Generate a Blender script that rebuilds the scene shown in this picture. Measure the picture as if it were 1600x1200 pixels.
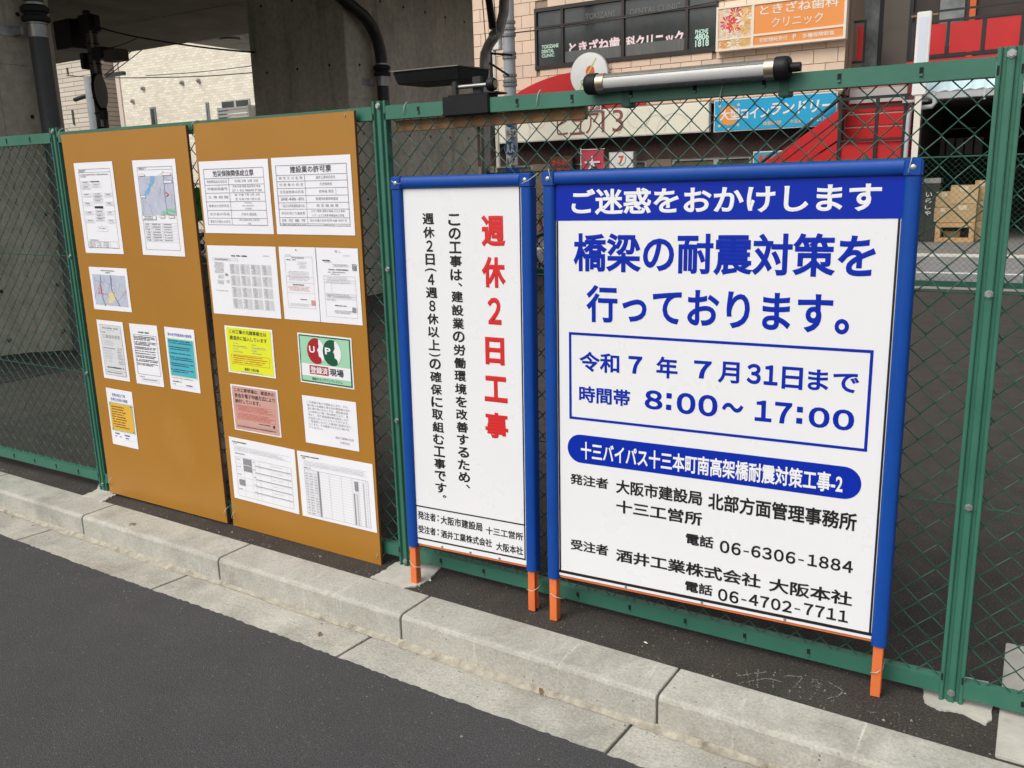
import bpy, bmesh, math, random
from mathutils import Vector, Matrix
random.seed(7)
for o in list(bpy.data.objects): bpy.data.objects.remove(o)
scene = bpy.context.scene
COL = scene.collection
# ---------------------------------------------------------------- camera
CAM = Vector((1.8571, -2.6082, 1.5182)); FPX = 1360.43          # focal length in pixels of the 1600 px wide photo
_y, _p, _r = [math.radians(a) for a in (31.4302, -12.9828, -1.6507)]
FW = Vector((-math.sin(_y)*math.cos(_p), math.cos(_y)*math.cos(_p), math.sin(_p)))
_r0 = Vector((math.cos(_y), math.sin(_y), 0)); _u0 = _r0.cross(FW)
RT = math.cos(_r)*_r0 + math.sin(_r)*_u0; UP = -math.sin(_r)*_r0 + math.cos(_r)*_u0
cam_d = bpy.data.cameras.new('camera'); cam = bpy.data.objects.new('camera', cam_d); COL.objects.link(cam)
cam_d.sensor_width = 36; cam_d.lens = FPX/1600*36; cam_d.clip_start = .05; cam_d.clip_end = 2000
M = Matrix((RT, UP, -FW)).transposed().to_4x4(); M.translation = CAM; cam.matrix_world = M
scene.camera = cam
# ---------------------------------------------------------------- world, sun, exposure
SUN_EL, SUN_AZ = math.radians(50), math.radians(200)              # azimuth clockwise from +Y: the sun stands behind the camera
w = bpy.data.worlds.new('World'); scene.world = w; w.use_nodes = True
nt = w.node_tree; nt.nodes.clear()
sky = nt.nodes.new('ShaderNodeTexSky'); sky.sky_type = 'NISHITA'; sky.sun_disc = False
sky.sun_elevation = SUN_EL; sky.sun_rotation = SUN_AZ; sky.dust_density = 7; sky.air_density = 1.0; sky.ozone_density = .6
hs = nt.nodes.new('ShaderNodeHueSaturation'); hs.inputs['Saturation'].default_value = .3   # a veiled, overcast sky
bg = nt.nodes.new('ShaderNodeBackground'); bg.inputs[1].default_value = .15
out = nt.nodes.new('ShaderNodeOutputWorld')
nt.links.new(sky.outputs[0], hs.inputs['Color']); nt.links.new(hs.outputs[0], bg.inputs[0]); nt.links.new(bg.outputs[0], out.inputs[0])
sd = bpy.data.lights.new('sun', 'SUN'); sd.energy = .6; sd.angle = math.radians(45); sd.color = (1, .96, .9)
sun = bpy.data.objects.new('sun', sd); COL.objects.link(sun)
sdir = Vector((math.sin(SUN_AZ)*math.cos(SUN_EL), math.cos(SUN_AZ)*math.cos(SUN_EL), math.sin(SUN_EL)))
sun.rotation_euler = sdir.to_track_quat('Z', 'Y').to_euler()
vs = scene.view_settings; vs.view_transform = 'Standard'; vs.look = 'None'; vs.gamma = 1; vs.exposure = 0.06; vs.use_curve_mapping = False
# ---------------------------------------------------------------- helpers
def ray(x, y): return FW + (x-800)/FPX*RT - (y-600)/FPX*UP
def at(x, y, axis, val):
    d = ray(x, y); return CAM + d*((val-CAM[axis])/d[axis])
def hit(x, y, o, n):
    d = ray(x, y); return CAM + d*((o-CAM).dot(n)/d.dot(n))
class MB:
    def __init__(s): s.v = []; s.f = []
    def add(s, vs_, fs):
        k = len(s.v); s.v += [tuple(p) for p in vs_]; s.f += [tuple(i+k for i in f) for f in fs]; return s
    def box(s, x0, x1, y0, y1, z0, z1):
        return s.add([(x0,y0,z0),(x1,y0,z0),(x1,y1,z0),(x0,y1,z0),(x0,y0,z1),(x1,y0,z1),(x1,y1,z1),(x0,y1,z1)],
                     [(0,3,2,1),(4,5,6,7),(0,1,5,4),(1,2,6,5),(2,3,7,6),(3,0,4,7)])
    def rect(s, x0, x1, z0, z1, y): return s.add([(x0,y,z0),(x1,y,z0),(x1,y,z1),(x0,y,z1)], [(0,1,2,3)])
    def poly(s, pts): return s.add(pts, [tuple(range(len(pts)))])
    def prism(s, prof, axis, t0, t1):
        m = {'x': lambda a,b,t: (t,a,b), 'y': lambda a,b,t: (a,t,b), 'z': lambda a,b,t: (a,b,t)}[axis]
        n = len(prof); ar = sum(prof[i][0]*prof[(i+1)%n][1]-prof[(i+1)%n][0]*prof[i][1] for i in range(n))
        if (ar < 0) != (axis == 'y'): prof = prof[::-1]
        P = [m(a,b,t0) for a,b in prof] + [m(a,b,t1) for a,b in prof]
        return s.add(P, [tuple(range(n))[::-1], tuple(range(n,2*n))] + [(i,(i+1)%n,n+(i+1)%n,n+i) for i in range(n)])
    def tube(s, path, r, n=8, caps=True, closed=False):
        path = [Vector(p) for p in path]; L = len(path); rr = r if isinstance(r, (list,tuple)) else [r]*L
        prev = None; rings = []
        for i, p in enumerate(path):
            a = path[i-1] if i or closed else p; b = path[(i+1)%L] if i < L-1 or closed else p
            t = (b-a).normalized()
            ref = prev if prev is not None else (Vector((0,0,1)) if abs(t.z) < .9 else Vector((1,0,0)))
            e1 = (ref - t*ref.dot(t)).normalized(); prev = e1; e2 = t.cross(e1)
            rings.append([p + rr[i]*(math.cos(2*math.pi*k/n)*e1 + math.sin(2*math.pi*k/n)*e2) for k in range(n)])
        vs_ = [q for g in rings for q in g]; fs = []
        for i in range(L if closed else L-1):
            j = (i+1)%L
            for k in range(n): fs.append((i*n+k, i*n+(k+1)%n, j*n+(k+1)%n, j*n+k))
        if caps and not closed: fs += [tuple(range(n))[::-1], tuple(range((L-1)*n, L*n))]
        return s.add(vs_, fs)
    def lathe(s, c, ax, prof, n=20):
        c = Vector(c); ax = Vector(ax).normalized()
        return s.tube([c+ax*(t+i*1e-6) for i,(t,r) in enumerate(prof)], [max(r,1e-4) for t,r in prof], n) if False else s._lathe(c, ax, prof, n)
    def _lathe(s, c, ax, prof, n):
        ref = Vector((0,0,1)) if abs(ax.z) < .9 else Vector((1,0,0))
        e1 = (ref-ax*ref.dot(ax)).normalized(); e2 = ax.cross(e1); L = len(prof)
        vs_ = [c+ax*t+max(r,1e-5)*(math.cos(2*math.pi*k/n)*e1+math.sin(2*math.pi*k/n)*e2) for t,r in prof for k in range(n)]
        fs = [(i*n+k, i*n+(k+1)%n, (i+1)*n+(k+1)%n, (i+1)*n+k) for i in range(L-1) for k in range(n)]
        return s.add(vs_, fs+[tuple(range(n))[::-1], tuple(range((L-1)*n, L*n))])
    def shift(s, fn): s.v = [fn(*p) for p in s.v]; return s
    def mesh(s, name, mat, smooth=False, bevel=0, seg=2):
        me = bpy.data.meshes.new(name); me.from_pydata(s.v, [], s.f); me.update()
        if bevel:
            b = bmesh.new(); b.from_mesh(me); bmesh.ops.remove_doubles(b, verts=b.verts, dist=1e-6)
            bmesh.ops.bevel(b, geom=[e for e in b.edges if len(e.link_faces) == 2 and e.calc_face_angle(0) > .6], offset=bevel, segments=seg, affect='EDGES', clamp_overlap=True)
            b.to_mesh(me); b.free()
        if smooth:
            me.polygons.foreach_set('use_smooth', [True]*len(me.polygons))
            if smooth != 'all': me.set_sharp_from_angle(angle=math.radians(40))
        me.materials.append(mat); return me
    def build(s, name, mat, parent=None, smooth=False, bevel=0, seg=2): return link(name, s.mesh(name, mat, smooth, bevel, seg), parent)
def link(name, data, parent=None):
    o = bpy.data.objects.new(name, data); COL.objects.link(o)
    if parent is not None: o.parent = parent
    return o
def tag(o, label=None, cat=None, group=None, kind=None):
    if label: o['label'] = label
    if cat: o['category'] = cat
    if group: o['group'] = group
    if kind: o['kind'] = kind
    return o
def thing(name, label, cat, group=None, mat=None):
    o = link(name, None); o.empty_display_size = .1
    if mat is not None: o.matrix_world = mat
    return tag(o, label, cat, group)
def T(x, y, z): return Matrix.Translation((x, y, z))
def frame(o, yaw, lean, roll):
    U = Vector((math.cos(yaw), math.sin(yaw), 0)); V = Vector((0, math.sin(lean), math.cos(lean)))
    N = U.cross(V).normalized(); V = N.cross(U)
    U2 = math.cos(roll)*U+math.sin(roll)*V; V2 = -math.sin(roll)*U+math.cos(roll)*V
    m = Matrix((U2, V2.cross(U2), V2)).transposed().to_4x4(); m.translation = o; return m
def srgb(*c):
    return tuple(((v/255)/12.92 if v/255 <= .04045 else ((v/255+.055)/1.055)**2.4) for v in c)
MATS = {}
def mat(name, col, rough=.6, metal=0, noise=0, scale=8, bump=0, bscale=60, col2=None, spec=.5, rand=0, coat=0, detail=6, speck=None, stretch=None, emit=None, dirt=None, streak=None, grain=None):
    if name in MATS: return MATS[name]
    m = bpy.data.materials.new(name); m.use_nodes = True; n = m.node_tree.nodes; l = m.node_tree.links
    b = n['Principled BSDF']; b.inputs['Roughness'].default_value = rough; b.inputs['Metallic'].default_value = metal
    b.inputs['Specular IOR Level'].default_value = spec; b.inputs['Coat Weight'].default_value = coat
    geo = n.new('ShaderNodeNewGeometry'); vec = geo.outputs['Position']
    if stretch:
        mp = n.new('ShaderNodeMapping'); mp.inputs['Scale'].default_value = stretch; l.new(vec, mp.inputs[0]); vec = mp.outputs[0]
    def nz(sc, d=detail, v=None):
        t = n.new('ShaderNodeTexNoise'); t.inputs['Scale'].default_value = sc; t.inputs['Detail'].default_value = d
        t.inputs['Roughness'].default_value = .62; l.new(v or vec, t.inputs['Vector']); return t.outputs['Fac']
    def ramp(src, a, bb, c0, c1):
        r_ = n.new('ShaderNodeValToRGB'); r_.color_ramp.elements[0].position = a; r_.color_ramp.elements[1].position = bb
        r_.color_ramp.elements[0].color = (*c0, 1); r_.color_ramp.elements[1].color = (*c1, 1); l.new(src, r_.inputs[0]); return r_.outputs[0]
    def mixc(fac, a, bb, mode='MIX'):
        x = n.new('ShaderNodeMix'); x.data_type = 'RGBA'; x.blend_type = mode
        for i, q in ((0, fac), (6, a), (7, bb)):
            if isinstance(q, (int, float)): x.inputs[i].default_value = q
            elif isinstance(q, tuple): x.inputs[i].default_value = (*q[:3], 1)
            else: l.new(q, x.inputs[i])
        return x.outputs[2]
    c = col
    if noise or col2:
        d2 = col2 or tuple(v*(1-noise) for v in col); d1 = col if col2 else tuple(min(1, v*(1+noise)) for v in col)
        c = ramp(nz(scale), .3, .7, d2, d1)
    if dirt:                                   # (colour, scale, low, high) broad stains with their own shape
        f = ramp(nz(dirt[1], 8, geo.outputs['Position']), dirt[2], dirt[3], (0,0,0), (1,1,1)); c = mixc(f, c, dirt[0])
    if streak:                                 # (colour, stretch, low, high) narrow runs and scratches
        ms = n.new('ShaderNodeMapping'); ms.inputs['Scale'].default_value = streak[1]; l.new(geo.outputs['Position'], ms.inputs[0])
        f = ramp(nz(1, 5, ms.outputs[0]), streak[2], streak[3], (0,0,0), (1,1,1)); c = mixc(f, c, streak[0])
    if speck:                                  # (colour, scale, threshold)
        vo = n.new('ShaderNodeTexVoronoi'); vo.inputs['Scale'].default_value = speck[1]; l.new(vec, vo.inputs['Vector'])
        sep = n.new('ShaderNodeSeparateColor'); l.new(vo.outputs['Color'], sep.inputs[0])
        f = ramp(sep.outputs[0], speck[2], min(1, speck[2]+.03), (0,0,0), (1,1,1)); c = mixc(f, c, speck[0])
    if grain:                                  # (scale, amount) fine aggregate
        g0, g1 = 1-grain[1], 1+grain[1]; c = mixc(1.0, c, ramp(nz(grain[0], 3, geo.outputs['Position']), .38, .62, (g0,g0,g0), (g1,g1,g1)), 'MULTIPLY')
    if rand:
        oi = n.new('ShaderNodeObjectInfo'); mr = n.new('ShaderNodeMapRange'); mr.inputs[3].default_value = 1-rand; mr.inputs[4].default_value = 1+rand
        l.new(oi.outputs['Random'], mr.inputs[0]); cc = n.new('ShaderNodeCombineColor')
        for i in range(3): l.new(mr.outputs[0], cc.inputs[i])
        c = mixc(1.0, c, cc.outputs[0], 'MULTIPLY')
    if isinstance(c, tuple): b.inputs['Base Color'].default_value = (*c, 1)
    else: l.new(c, b.inputs['Base Color'])
    if rough and noise:
        mr = n.new('ShaderNodeMapRange'); mr.inputs[3].default_value = max(.05, rough-.12); mr.inputs[4].default_value = min(1, rough+.12)
        l.new(nz(scale*2.3), mr.inputs[0]); l.new(mr.outputs[0], b.inputs['Roughness'])
    if bump:
        bp = n.new('ShaderNodeBump'); bp.inputs['Strength'].default_value = 1; bp.inputs['Distance'].default_value = bump
        l.new(nz(bscale, 4), bp.inputs['Height']); l.new(bp.outputs[0], b.inputs['Normal'])
    if emit: b.inputs['Emission Color'].default_value = (*col, 1); b.inputs['Emission Strength'].default_value = emit
    MATS[name] = m; return m
WIDE = {ord(k): v for k, v in zip('0123456789:', '０１２３４５６７８９：')}
# text: one mesh per line, fitted to a box (x0, x1, z0, z1) on the plane y
def text_mesh(string, bold=0.0, res=3, space=1.0):
    cu = bpy.data.curves.new('lettering', 'FONT'); cu.body = string; cu.space_character = space; cu.resolution_u = res; cu.fill_mode = 'FRONT'; cu.bevel_depth = max(0, bold); cu.bevel_resolution = 0
    o = bpy.data.objects.new('lettering', cu); me = bpy.data.meshes.new_from_object(o)
    bpy.data.objects.remove(o); bpy.data.curves.remove(cu); return me
def text(string, box, y, m, parent, bold=.014, res=3, name='lettering', slant=0, stretch=None):
    space = 1.0
    if stretch and len(string) > 1:                   # open the letter spacing instead of widening the letters
        def dims(sp):
            q = text_mesh(string, bold, 1, sp); X = [v.co.x for v in q.vertices]; Y = [v.co.y for v in q.vertices]; bpy.data.meshes.remove(q); return max(X)-min(X), max(Y)-min(Y)
        (w1, h1), (w2, _) = dims(1.0), dims(1.5); want = (box[1]-box[0])/((box[3]-box[2])*stretch)*h1
        space = max(.4, min(2.5, 1+.5*(want-w1)/max(w2-w1, 1e-6)))
    me = text_mesh(string, bold, res, space); xs = [v.co.x for v in me.vertices]; ys = [v.co.y for v in me.vertices]
    if not xs: return None
    x0, x1, z0, z1 = box; ax, bx_, ay, by = min(xs), max(xs), min(ys), max(ys)
    sx = (x1-x0)/max(bx_-ax, 1e-6); sz = (z1-z0)/max(by-ay, 1e-6)
    for v in me.vertices:
        v.co = (x0+(v.co.x-ax)*sx + slant*(v.co.y-ay)*sz, y-v.co.z*sz*.15, z0+(v.co.y-ay)*sz)
    me.materials.clear(); me.materials.append(m); me.name = name
    return link(name, me, parent)
def rot_text(ch, box, y, m, parent, bold):       # a bracket turned for vertical writing
    me = text_mesh(ch, bold, 4)
    for v in me.vertices: v.co = (v.co.y, -v.co.x, v.co.z)
    xs = [v.co.x for v in me.vertices]; ys = [v.co.y for v in me.vertices]; x0, x1, z0, z1 = box
    for v in me.vertices:
        v.co = (x0+(v.co.x-min(xs))*(x1-x0)/(max(xs)-min(xs)), y-v.co.z*.006, z0+(v.co.y-min(ys))*(z1-z0)/(max(ys)-min(ys)))
    me.materials.clear(); me.materials.append(m); return link('lettering', me, parent)
def copy_tree(o, parent=None):
    c = o.copy(); COL.objects.link(c)
    if parent is not None: c.parent = parent
    for ch in [q for q in bpy.data.objects if q.parent == o]: copy_tree(ch, c)
    return c
# ---------------------------------------------------------------- materials
GREEN = mat('green_painted_steel', (.036,.150,.100), .42, noise=.12, scale=5, bump=.0004, bscale=90, dirt=((.05,.12,.09), 9, .62, .9))
GREEN_WIRE = mat('green_vinyl_wire', (.013,.075,.048), .4, noise=.2, scale=30)
ZINC = mat('zinc_bolt', (.42,.43,.42), .4, .8, noise=.2, scale=60)
SLOT = mat('dark_slot', (.006,.009,.008), .9)
ASPH = mat('road_asphalt', (.054,.0545,.0555), .85, noise=.10, scale=3.5, grain=(210,.5), bump=.006, bscale=190, speck=((.17,.17,.165), 300, .984), dirt=((.048,.047,.046), .8, .5, .8))
STRIP = mat('lot_asphalt', (.044,.0375,.0305), .92, noise=.3, scale=6, grain=(150,.5), bump=.008, bscale=130, speck=((.13,.12,.10), 210, .972), dirt=((.05,.045,.038), 2.2, .52, .8))
KERB = mat('kerb_concrete', (.42,.412,.362), .85, grain=(120,.12), noise=.14, scale=7, bump=.0016, bscale=150, rand=.05, dirt=((.25,.24,.20), 3.6, .46, .74), speck=((.14,.13,.11), 190, .994), streak=((.56,.55,.49), (34,2.2,3), .62, .74))
GUTTER = mat('gutter_concrete', (.43,.42,.365), .88, grain=(110,.15), noise=.15, scale=5, bump=.0022, bscale=170, rand=.06, dirt=((.25,.24,.205), 3.1, .44, .72), speck=((.14,.13,.11), 170, .993), streak=((.30,.28,.23), (9,30,9), .58, .8))
MORTAR = mat('gutter_mortar', (.36,.335,.27), .95, noise=.3, scale=30, bump=.004, bscale=120, dirt=((.16,.13,.09), 14, .55, .72))
FOOT = mat('footing_concrete', (.47,.455,.40), .9, noise=.14, scale=10, bump=.002, bscale=90, dirt=((.3,.28,.24), 8, .55, .8))
PIER = mat('pier_concrete', (.50,.46,.37), .88, noise=.16, scale=1.6, bump=.002, bscale=40, rand=.05, stretch=(1,1,.35), dirt=((.30,.275,.215), .9, .5, .78), streak=((.24,.215,.165), (5,5,.35), .55, .8), grain=(14,.12))
DECKM = mat('deck_concrete', (.33,.29,.225), .92, noise=.2, scale=1.2, bump=.003, bscale=30, rand=.06)
BOARD = mat('board_orange_film', (.385,.180,.026), .33, noise=.05, scale=1.4, bump=.0003, bscale=22, dirt=((.45,.235,.055), 1.7, .6, .85))
BOARD_EDGE = mat('board_plywood_edge', (.16,.06,.02), .8, noise=.35, scale=60, stretch=(1,8,.2))
PAPER = mat('white_paper', (.80,.81,.85), .6, noise=.015, scale=5)
INK = mat('ink_black', (.02,.02,.022), .6); INKG = mat('ink_grey', (.26,.26,.28), .6); INKL = mat('ink_light_grey', (.52,.53,.56), .6)
INKR = mat('ink_red', (.55,.05,.04), .6); INKB = mat('ink_blue', (.05,.10,.40), .6)
SIGNW = mat('sign_white', (.80,.81,.825), .30, noise=.012, scale=3, coat=.1, bump=.0012, bscale=3.5, dirt=((.74,.74,.73), 2.0, .70, .95))
SBLUE = mat('sign_print_blue', (.003,.024,.37), .38, spec=.2); SBLACK = mat('sign_print_black', (.010,.010,.012), .4); SRED = mat('sign_print_red', (.62,.022,.022), .4)
SWHITE = mat('sign_print_white', (.80,.81,.83), .35)
FBLUE = mat('frame_blue_plastic', (.003,.058,.31), .46, noise=.08, scale=6, spec=.3, dirt=((.012,.08,.33), 7, .66, .9))
ORANGE = mat('orange_steel', (.72,.17,.045), .5, noise=.1, scale=9, dirt=((.45,.10,.03), 18, .62, .8))
WOOD = mat('timber_batten', (.33,.18,.08), .75, noise=.3, scale=30, stretch=(.15,3,3), bump=.0006, bscale=40)
BLACKP = mat('black_plastic', (.008,.008,.009), .5, noise=.3, scale=20, spec=.25)
BLACKM = mat('black_steel', (.016,.016,.017), .5, noise=.2, scale=14)
STEEL = mat('galvanised_steel', (.36,.36,.35), .38, .85, noise=.2, scale=12)
BRASS = mat('brass_band', (.42,.35,.24), .32, .9, noise=.15, scale=30)
DIFF = mat('lamp_diffuser', (.47,.475,.465), .3, noise=.04, scale=10, dirt=((.45,.44,.40), 16, .62, .85))
LAMPBODY = mat('lamp_grey_back', (.24,.23,.20), .3, .6, noise=.15, scale=15)
TIE = mat('tie_wire', (.42,.50,.45), .5)
PIPE = mat('grey_pvc_pipe', (.062,.066,.066), .5, noise=.15, scale=5, dirt=((.1,.1,.095), 3, .6, .85))
RUBBER = mat('black_rubber', (.012,.012,.012), .7)
# ================================================================ setting
g = MB().box(-300, 300, -200, 300, -.6, -.16).build('ground', mat('earth_grey', (.09,.088,.082), .95, noise=.2, scale=.5)); tag(g, 'grey ground under the whole place', 'ground', kind='structure')
KA = math.radians(-1.78); KO = Vector((-.017, -.367))
KD = Vector((math.cos(KA), math.sin(KA))); KN = Vector((-math.sin(KA), math.cos(KA)))
def kp(s, t): p = KO + KD*s + KN*t; return p.x, p.y      # s along the kerb, t towards the fence
def kerbmesh(prof, s0, s1, n=1):
    m = MB(); m.prism(prof, 'x', s0, s1); m.shift(lambda s, t, z: (*kp(s, t), z)); return m
# near road
rj = [(-60,-.197)] + [(-9+14*i/900, -.197+.004*math.sin(i*.05)+random.uniform(-.004,.0035)) for i in range(901)] + [(40,-.197)]
r_ = MB().poly([(*kp(s, t), -.1005) for s, t in [(-60,-30),(40,-30)]+rj[::-1]])
tag(r_.build('road', ASPH), 'dark grey asphalt road along the concrete gutter', 'road', kind='structure')
# lot slab with the strip in front of the fence
def lot():
    m = MB(); n = 240; top = []; 
    for i in range(n+1):
        s = -14 + 28*i/n; x, y = kp(s, .172 + random.uniform(-.004, .005)); top.append((x, y, 0))
    back = [(40, 10.25, 0), (-60, 10.25, 0)]
    edge = [(-60, top[0][1]+1.45, 0)] + top + [(40, top[-1][1]-.8, 0)]
    P = edge + back; k = len(P); m.v = P + [(x,y,-.2) for x,y,z in P]
    m.f = [tuple(range(k))] + [(i,k+i,k+(i+1)%k,(i+1)%k) for i in range(k)]; return m
tag(lot().build('pavement', STRIP), 'dark worn asphalt of the fenced lot under the viaduct', 'pavement', kind='structure')
kr = link('kerb', None); tag(kr, 'light concrete kerb in front of the fence', 'kerb', kind='structure')
kprof = [(.0,-.30),(.178,-.30),(.178,.003),(.022,.003),(.012,.0015),(.005,-.004),(.001,-.012)]
for i in range(-8, 5):
    s0, s1 = i*1.003+.004, (i+1)*1.003-.004
    m = kerbmesh(kprof, s0, s1); m.build('kerb_block', KERB, kr, bevel=.002)
kerbmesh([(.012,-.25),(.17,-.25),(.17,-.006),(.012,-.02)], -8, 5).build('joint_mortar', mat('joint_mortar', (.16,.15,.125), .95, noise=.3, scale=40), kr)
gt = link('gutter', None); tag(gt, 'concrete gutter slabs between kerb and road', 'gutter', kind='structure')
for i in range(-7, 5):
    s0 = -.135 + i*1.062
    kerbmesh([(-.205,-.3),(-.002,-.3),(-.002,-.112),(-.2,-.102),(-.205,-.105)], s0+.005, s0+1.062-.005).build('gutter_slab', GUTTER, gt, bevel=.002)
kerbmesh([(-.2,-.28),(-.01,-.28),(-.01,-.124),(-.2,-.118)], -8, 5).build('joint_mortar', mat('joint_mortar', (0,0,0)), gt)
m = MB(); N = 420; row = []
for i in range(N+1):
    s = -7.5 + 12.2*i/N; wv = .5+.5*math.sin(s*2.1+1)*math.sin(s*5.3); q = max(0, wv)
    wd = .010 + .022*q + random.uniform(-.002, .003); hh = .003 + .005*q + random.uniform(0, .0015)
    for t, z in ((.004, -.100+hh), (-wd*.45, -.110+hh*.7), (-wd, -.1125+.003)): row.append((*kp(s, t), z))
m.v = row; m.f = [(i*3+k+1, i*3+k, (i+1)*3+k, (i+1)*3+k+1) for i in range(N) for k in range(2)]
m.build('mortar_fillet', MORTAR, gt, smooth=True)
# concrete apron to the right of the strip
ap = link('concrete_apron', None); tag(ap, 'pale concrete slabs beside the asphalt strip', 'paving', kind='structure')
for x0, x1, y0, y1 in ((1.872,2.6,-.235,.02),(1.872,2.6,.028,.42),(2.608,3.4,-.25,.02),(2.608,3.4,.028,.42)):
    MB().box(x0,x1,y0,y1,-.05,.010).build('slab', FOOT, ap, bevel=.003)
# far road and pavement
tag(MB().rect(0,0,0,0,0).add([(-80,10.25,-.03),(60,10.25,-.03),(60,15.7,-.03),(-80,15.7,-.03)], [(0,1,2,3)]).build('road', mat('far_asphalt', (.22,.218,.215), .9, noise=.15, scale=1.5, bump=.003, bscale=90)), 'pale grey street behind the far fence', 'road', kind='structure')
tag(MB().box(-80,60,12.40,12.53,-.029,-.024).build('road_line', mat('road_paint', (.75,.75,.72), .7, noise=.1, scale=6)), 'white painted line on the far street', 'road line', kind='structure')
tag(MB().box(-80,60,15.35,15.7,-.029,-.0).build('far_gutter', mat('far_gutter_concrete', (.62,.60,.52), .9, noise=.1, scale=3)), 'pale gutter strip along the far pavement', 'gutter', kind='structure')
tag(MB().box(-80,60,15.7,30,-.2,.03).build('far_pavement', mat('far_pavement', (.20,.19,.175), .9, noise=.2, scale=1.2)), 'pavement in front of the shops', 'pavement', kind='structure')
# ---------------------------------------------------------------- viaduct
vd = thing('viaduct', 'concrete viaduct with dark deck on massive grey piers above the lot', 'viaduct')
DZ = 4.5
DXR = -4.4                                                      # unseen deck end, set to let sky light reach the pier sides
MB().box(-70, DXR, .25, 10.12, DZ+.02, DZ+1.0).build('deck', DECKM, vd)
MB().box(-70, DXR, .05, .3, DZ+.25, DZ+2.0).build('parapet', DECKM, vd); MB().box(-70, DXR, 10.1, 10.3, DZ+.02, DZ+2.0).build('parapet', DECKM, vd)
for y0_, y1_, z0_ in ((.27,.75,3.7),(3.2,3.75,3.85)): MB().box(-70, DXR-.05, y0_, y1_, z0_, DZ+.01).build('shade_girder', DECKM, vd)  # unseen beams added to keep sky light off the far pier's front
pm = {}
for i in range(23):
    for j in range(5):
        x0 = DXR-.01-41.4+i*1.8; y0 = .28+j*1.965
        if 'p' not in pm: pm['p'] = MB().box(0,1.785,0,1.95,DZ-.004,DZ+.03).mesh('soffit_panel', DECKM)
        o = link('soffit_panel', pm['p'], vd); o.location = (x0, y0, random.uniform(-.003,.003))
HOLE = mat('tie_hole', (.035,.033,.03), .95)
def pier(x0, x1, y0, y1, ch):
    p = MB().prism([(x0,y0),(x1,y0),(x1,y1-ch),(x1-ch,y1),(x0,y1)], 'z', -.3, DZ).build('pier', PIER, vd)
    holes = MB(); k = 0
    zs = [(-.02, .9), (.908, 2.70), (2.708, 4.49)]
    ny = max(2, round((y1-ch-y0)/.52))
    for a in range(ny):
        ya, yb = y0+(y1-ch-y0)*a/ny, y0+(y1-ch-y0)*(a+1)/ny
        for z0, z1 in zs:
            MB().box(x1-.01, x1+.006, ya+.0025, yb-.0025, z0, z1).build('formwork_panel', PIER, p)
            for zz in (z0+.25*(z1-z0), z0+.75*(z1-z0)): holes.lathe((x1+.004, (ya+yb)/2, zz), (1,0,0), [(0,.020),(.0042,.020)], 10)
    nx = max(2, round((x1-x0)/.55))
    for a in range(nx):
        xa, xb = x0+(x1-x0)*a/nx, x0+(x1-x0)*(a+1)/nx
        for z0, z1 in zs:
            MB().box(xa+.0025, xb-.0025, y0-.006, y0+.01, z0, z1).build('formwork_panel', PIER, p)
            for zz in (z0+.25*(z1-z0), z0+.75*(z1-z0)): holes.lathe(((xa+xb)/2, y0-.004, zz), (0,-1,0), [(0,.020),(.0042,.020)], 10)
    holes.build('tie_holes', HOLE, p); return p
XF = -6.4
pier(-8.19, XF, 6.87, 10.03, .02); pier(-8.19, XF, .5, 2.78, .12)
for xq in (XF-14.5,): pier(xq-1.79, xq, 6.87, 10.03, .02); pier(xq-1.79, xq, .5, 2.78, .12)
# earth mound at the foot of the near pier
m = MB(); nx, ny = 40, 26
for i in range(nx+1):
    for j in range(ny+1):
        x = XF-.1+ 1.0*i/nx; y = .2+3.0*j/ny
        h = .10*max(0, 1-i/nx)**1.5*max(0, math.sin(math.pi*min(1, max(0, (y-.3)/2.2)))) + random.uniform(0,.012) - .012*(i in (0,nx) or j in (0,ny))
        m.v.append((x, y, h))
m.f = [(i*(ny+1)+j, (i+1)*(ny+1)+j, (i+1)*(ny+1)+j+1, i*(ny+1)+j+1) for i in range(nx) for j in range(ny)]
tag(m.build('soil_mound', mat('dark_soil', (.022,.020,.017), .95, noise=.4, scale=14, bump=.01, bscale=60), smooth='all'), 'low mound of dark soil against the foot of the pier', 'soil', kind='stuff')
# drain pipes on the piers
def arc(c, r, a0, a1, e1, e2, n=10):
    c, e1, e2 = Vector(c), Vector(e1), Vector(e2)
    return [c + r*(math.cos(math.radians(a0+(a1-a0)*i/n))*e1 + math.sin(math.radians(a0+(a1-a0)*i/n))*e2) for i in range(n+1)]
def clampset(root, x, y, z, r):
    MB().lathe((x,y,z), (0,0,1), [(-.055,r+.006),(.055,r+.006)], 24).build('clamp_band', STEEL, root, smooth=True)
    MB().box(XF+.007, x-r*.6, y-.13, y-.10, z-.035, z+.035).box(XF+.007, XF+.016, y-.27, y-.10, z-.045, z+.045).build('bracket', STEEL, root, bevel=.003)
    MB().lathe((x,y,z), (0,0,1), [(.07,r+.012),(.085,r+.035),(.12,r+.038),(.135,r+.014),(.15,r+.012),(.165,r+.036),(.20,r+.04),(.22,r+.015)], 24).build('rubber_sleeve', RUBBER, root, smooth=True)
    MB().lathe((x,y,z), (0,0,1), [(.06,r+.012),(.07,r+.012)], 24).lathe((x,y,z), (0,0,1), [(.222,r+.012),(.24,r+.012)], 24).build('hose_clip', STEEL, root)
p1 = (at(66,100,0,XF+.17)); r1 = .083
d1 = thing('drain_pipe', 'straight grey drain pipe with steel clamp on the near pier', 'pipe', mat=T(XF+.17, p1.y, 0))
d1o = MB().tube([(0,0,.02),(0,0,4.49)], r1, 20).build('pipe', PIPE, d1, smooth=True)
cl = Matrix.Identity(4)
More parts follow.
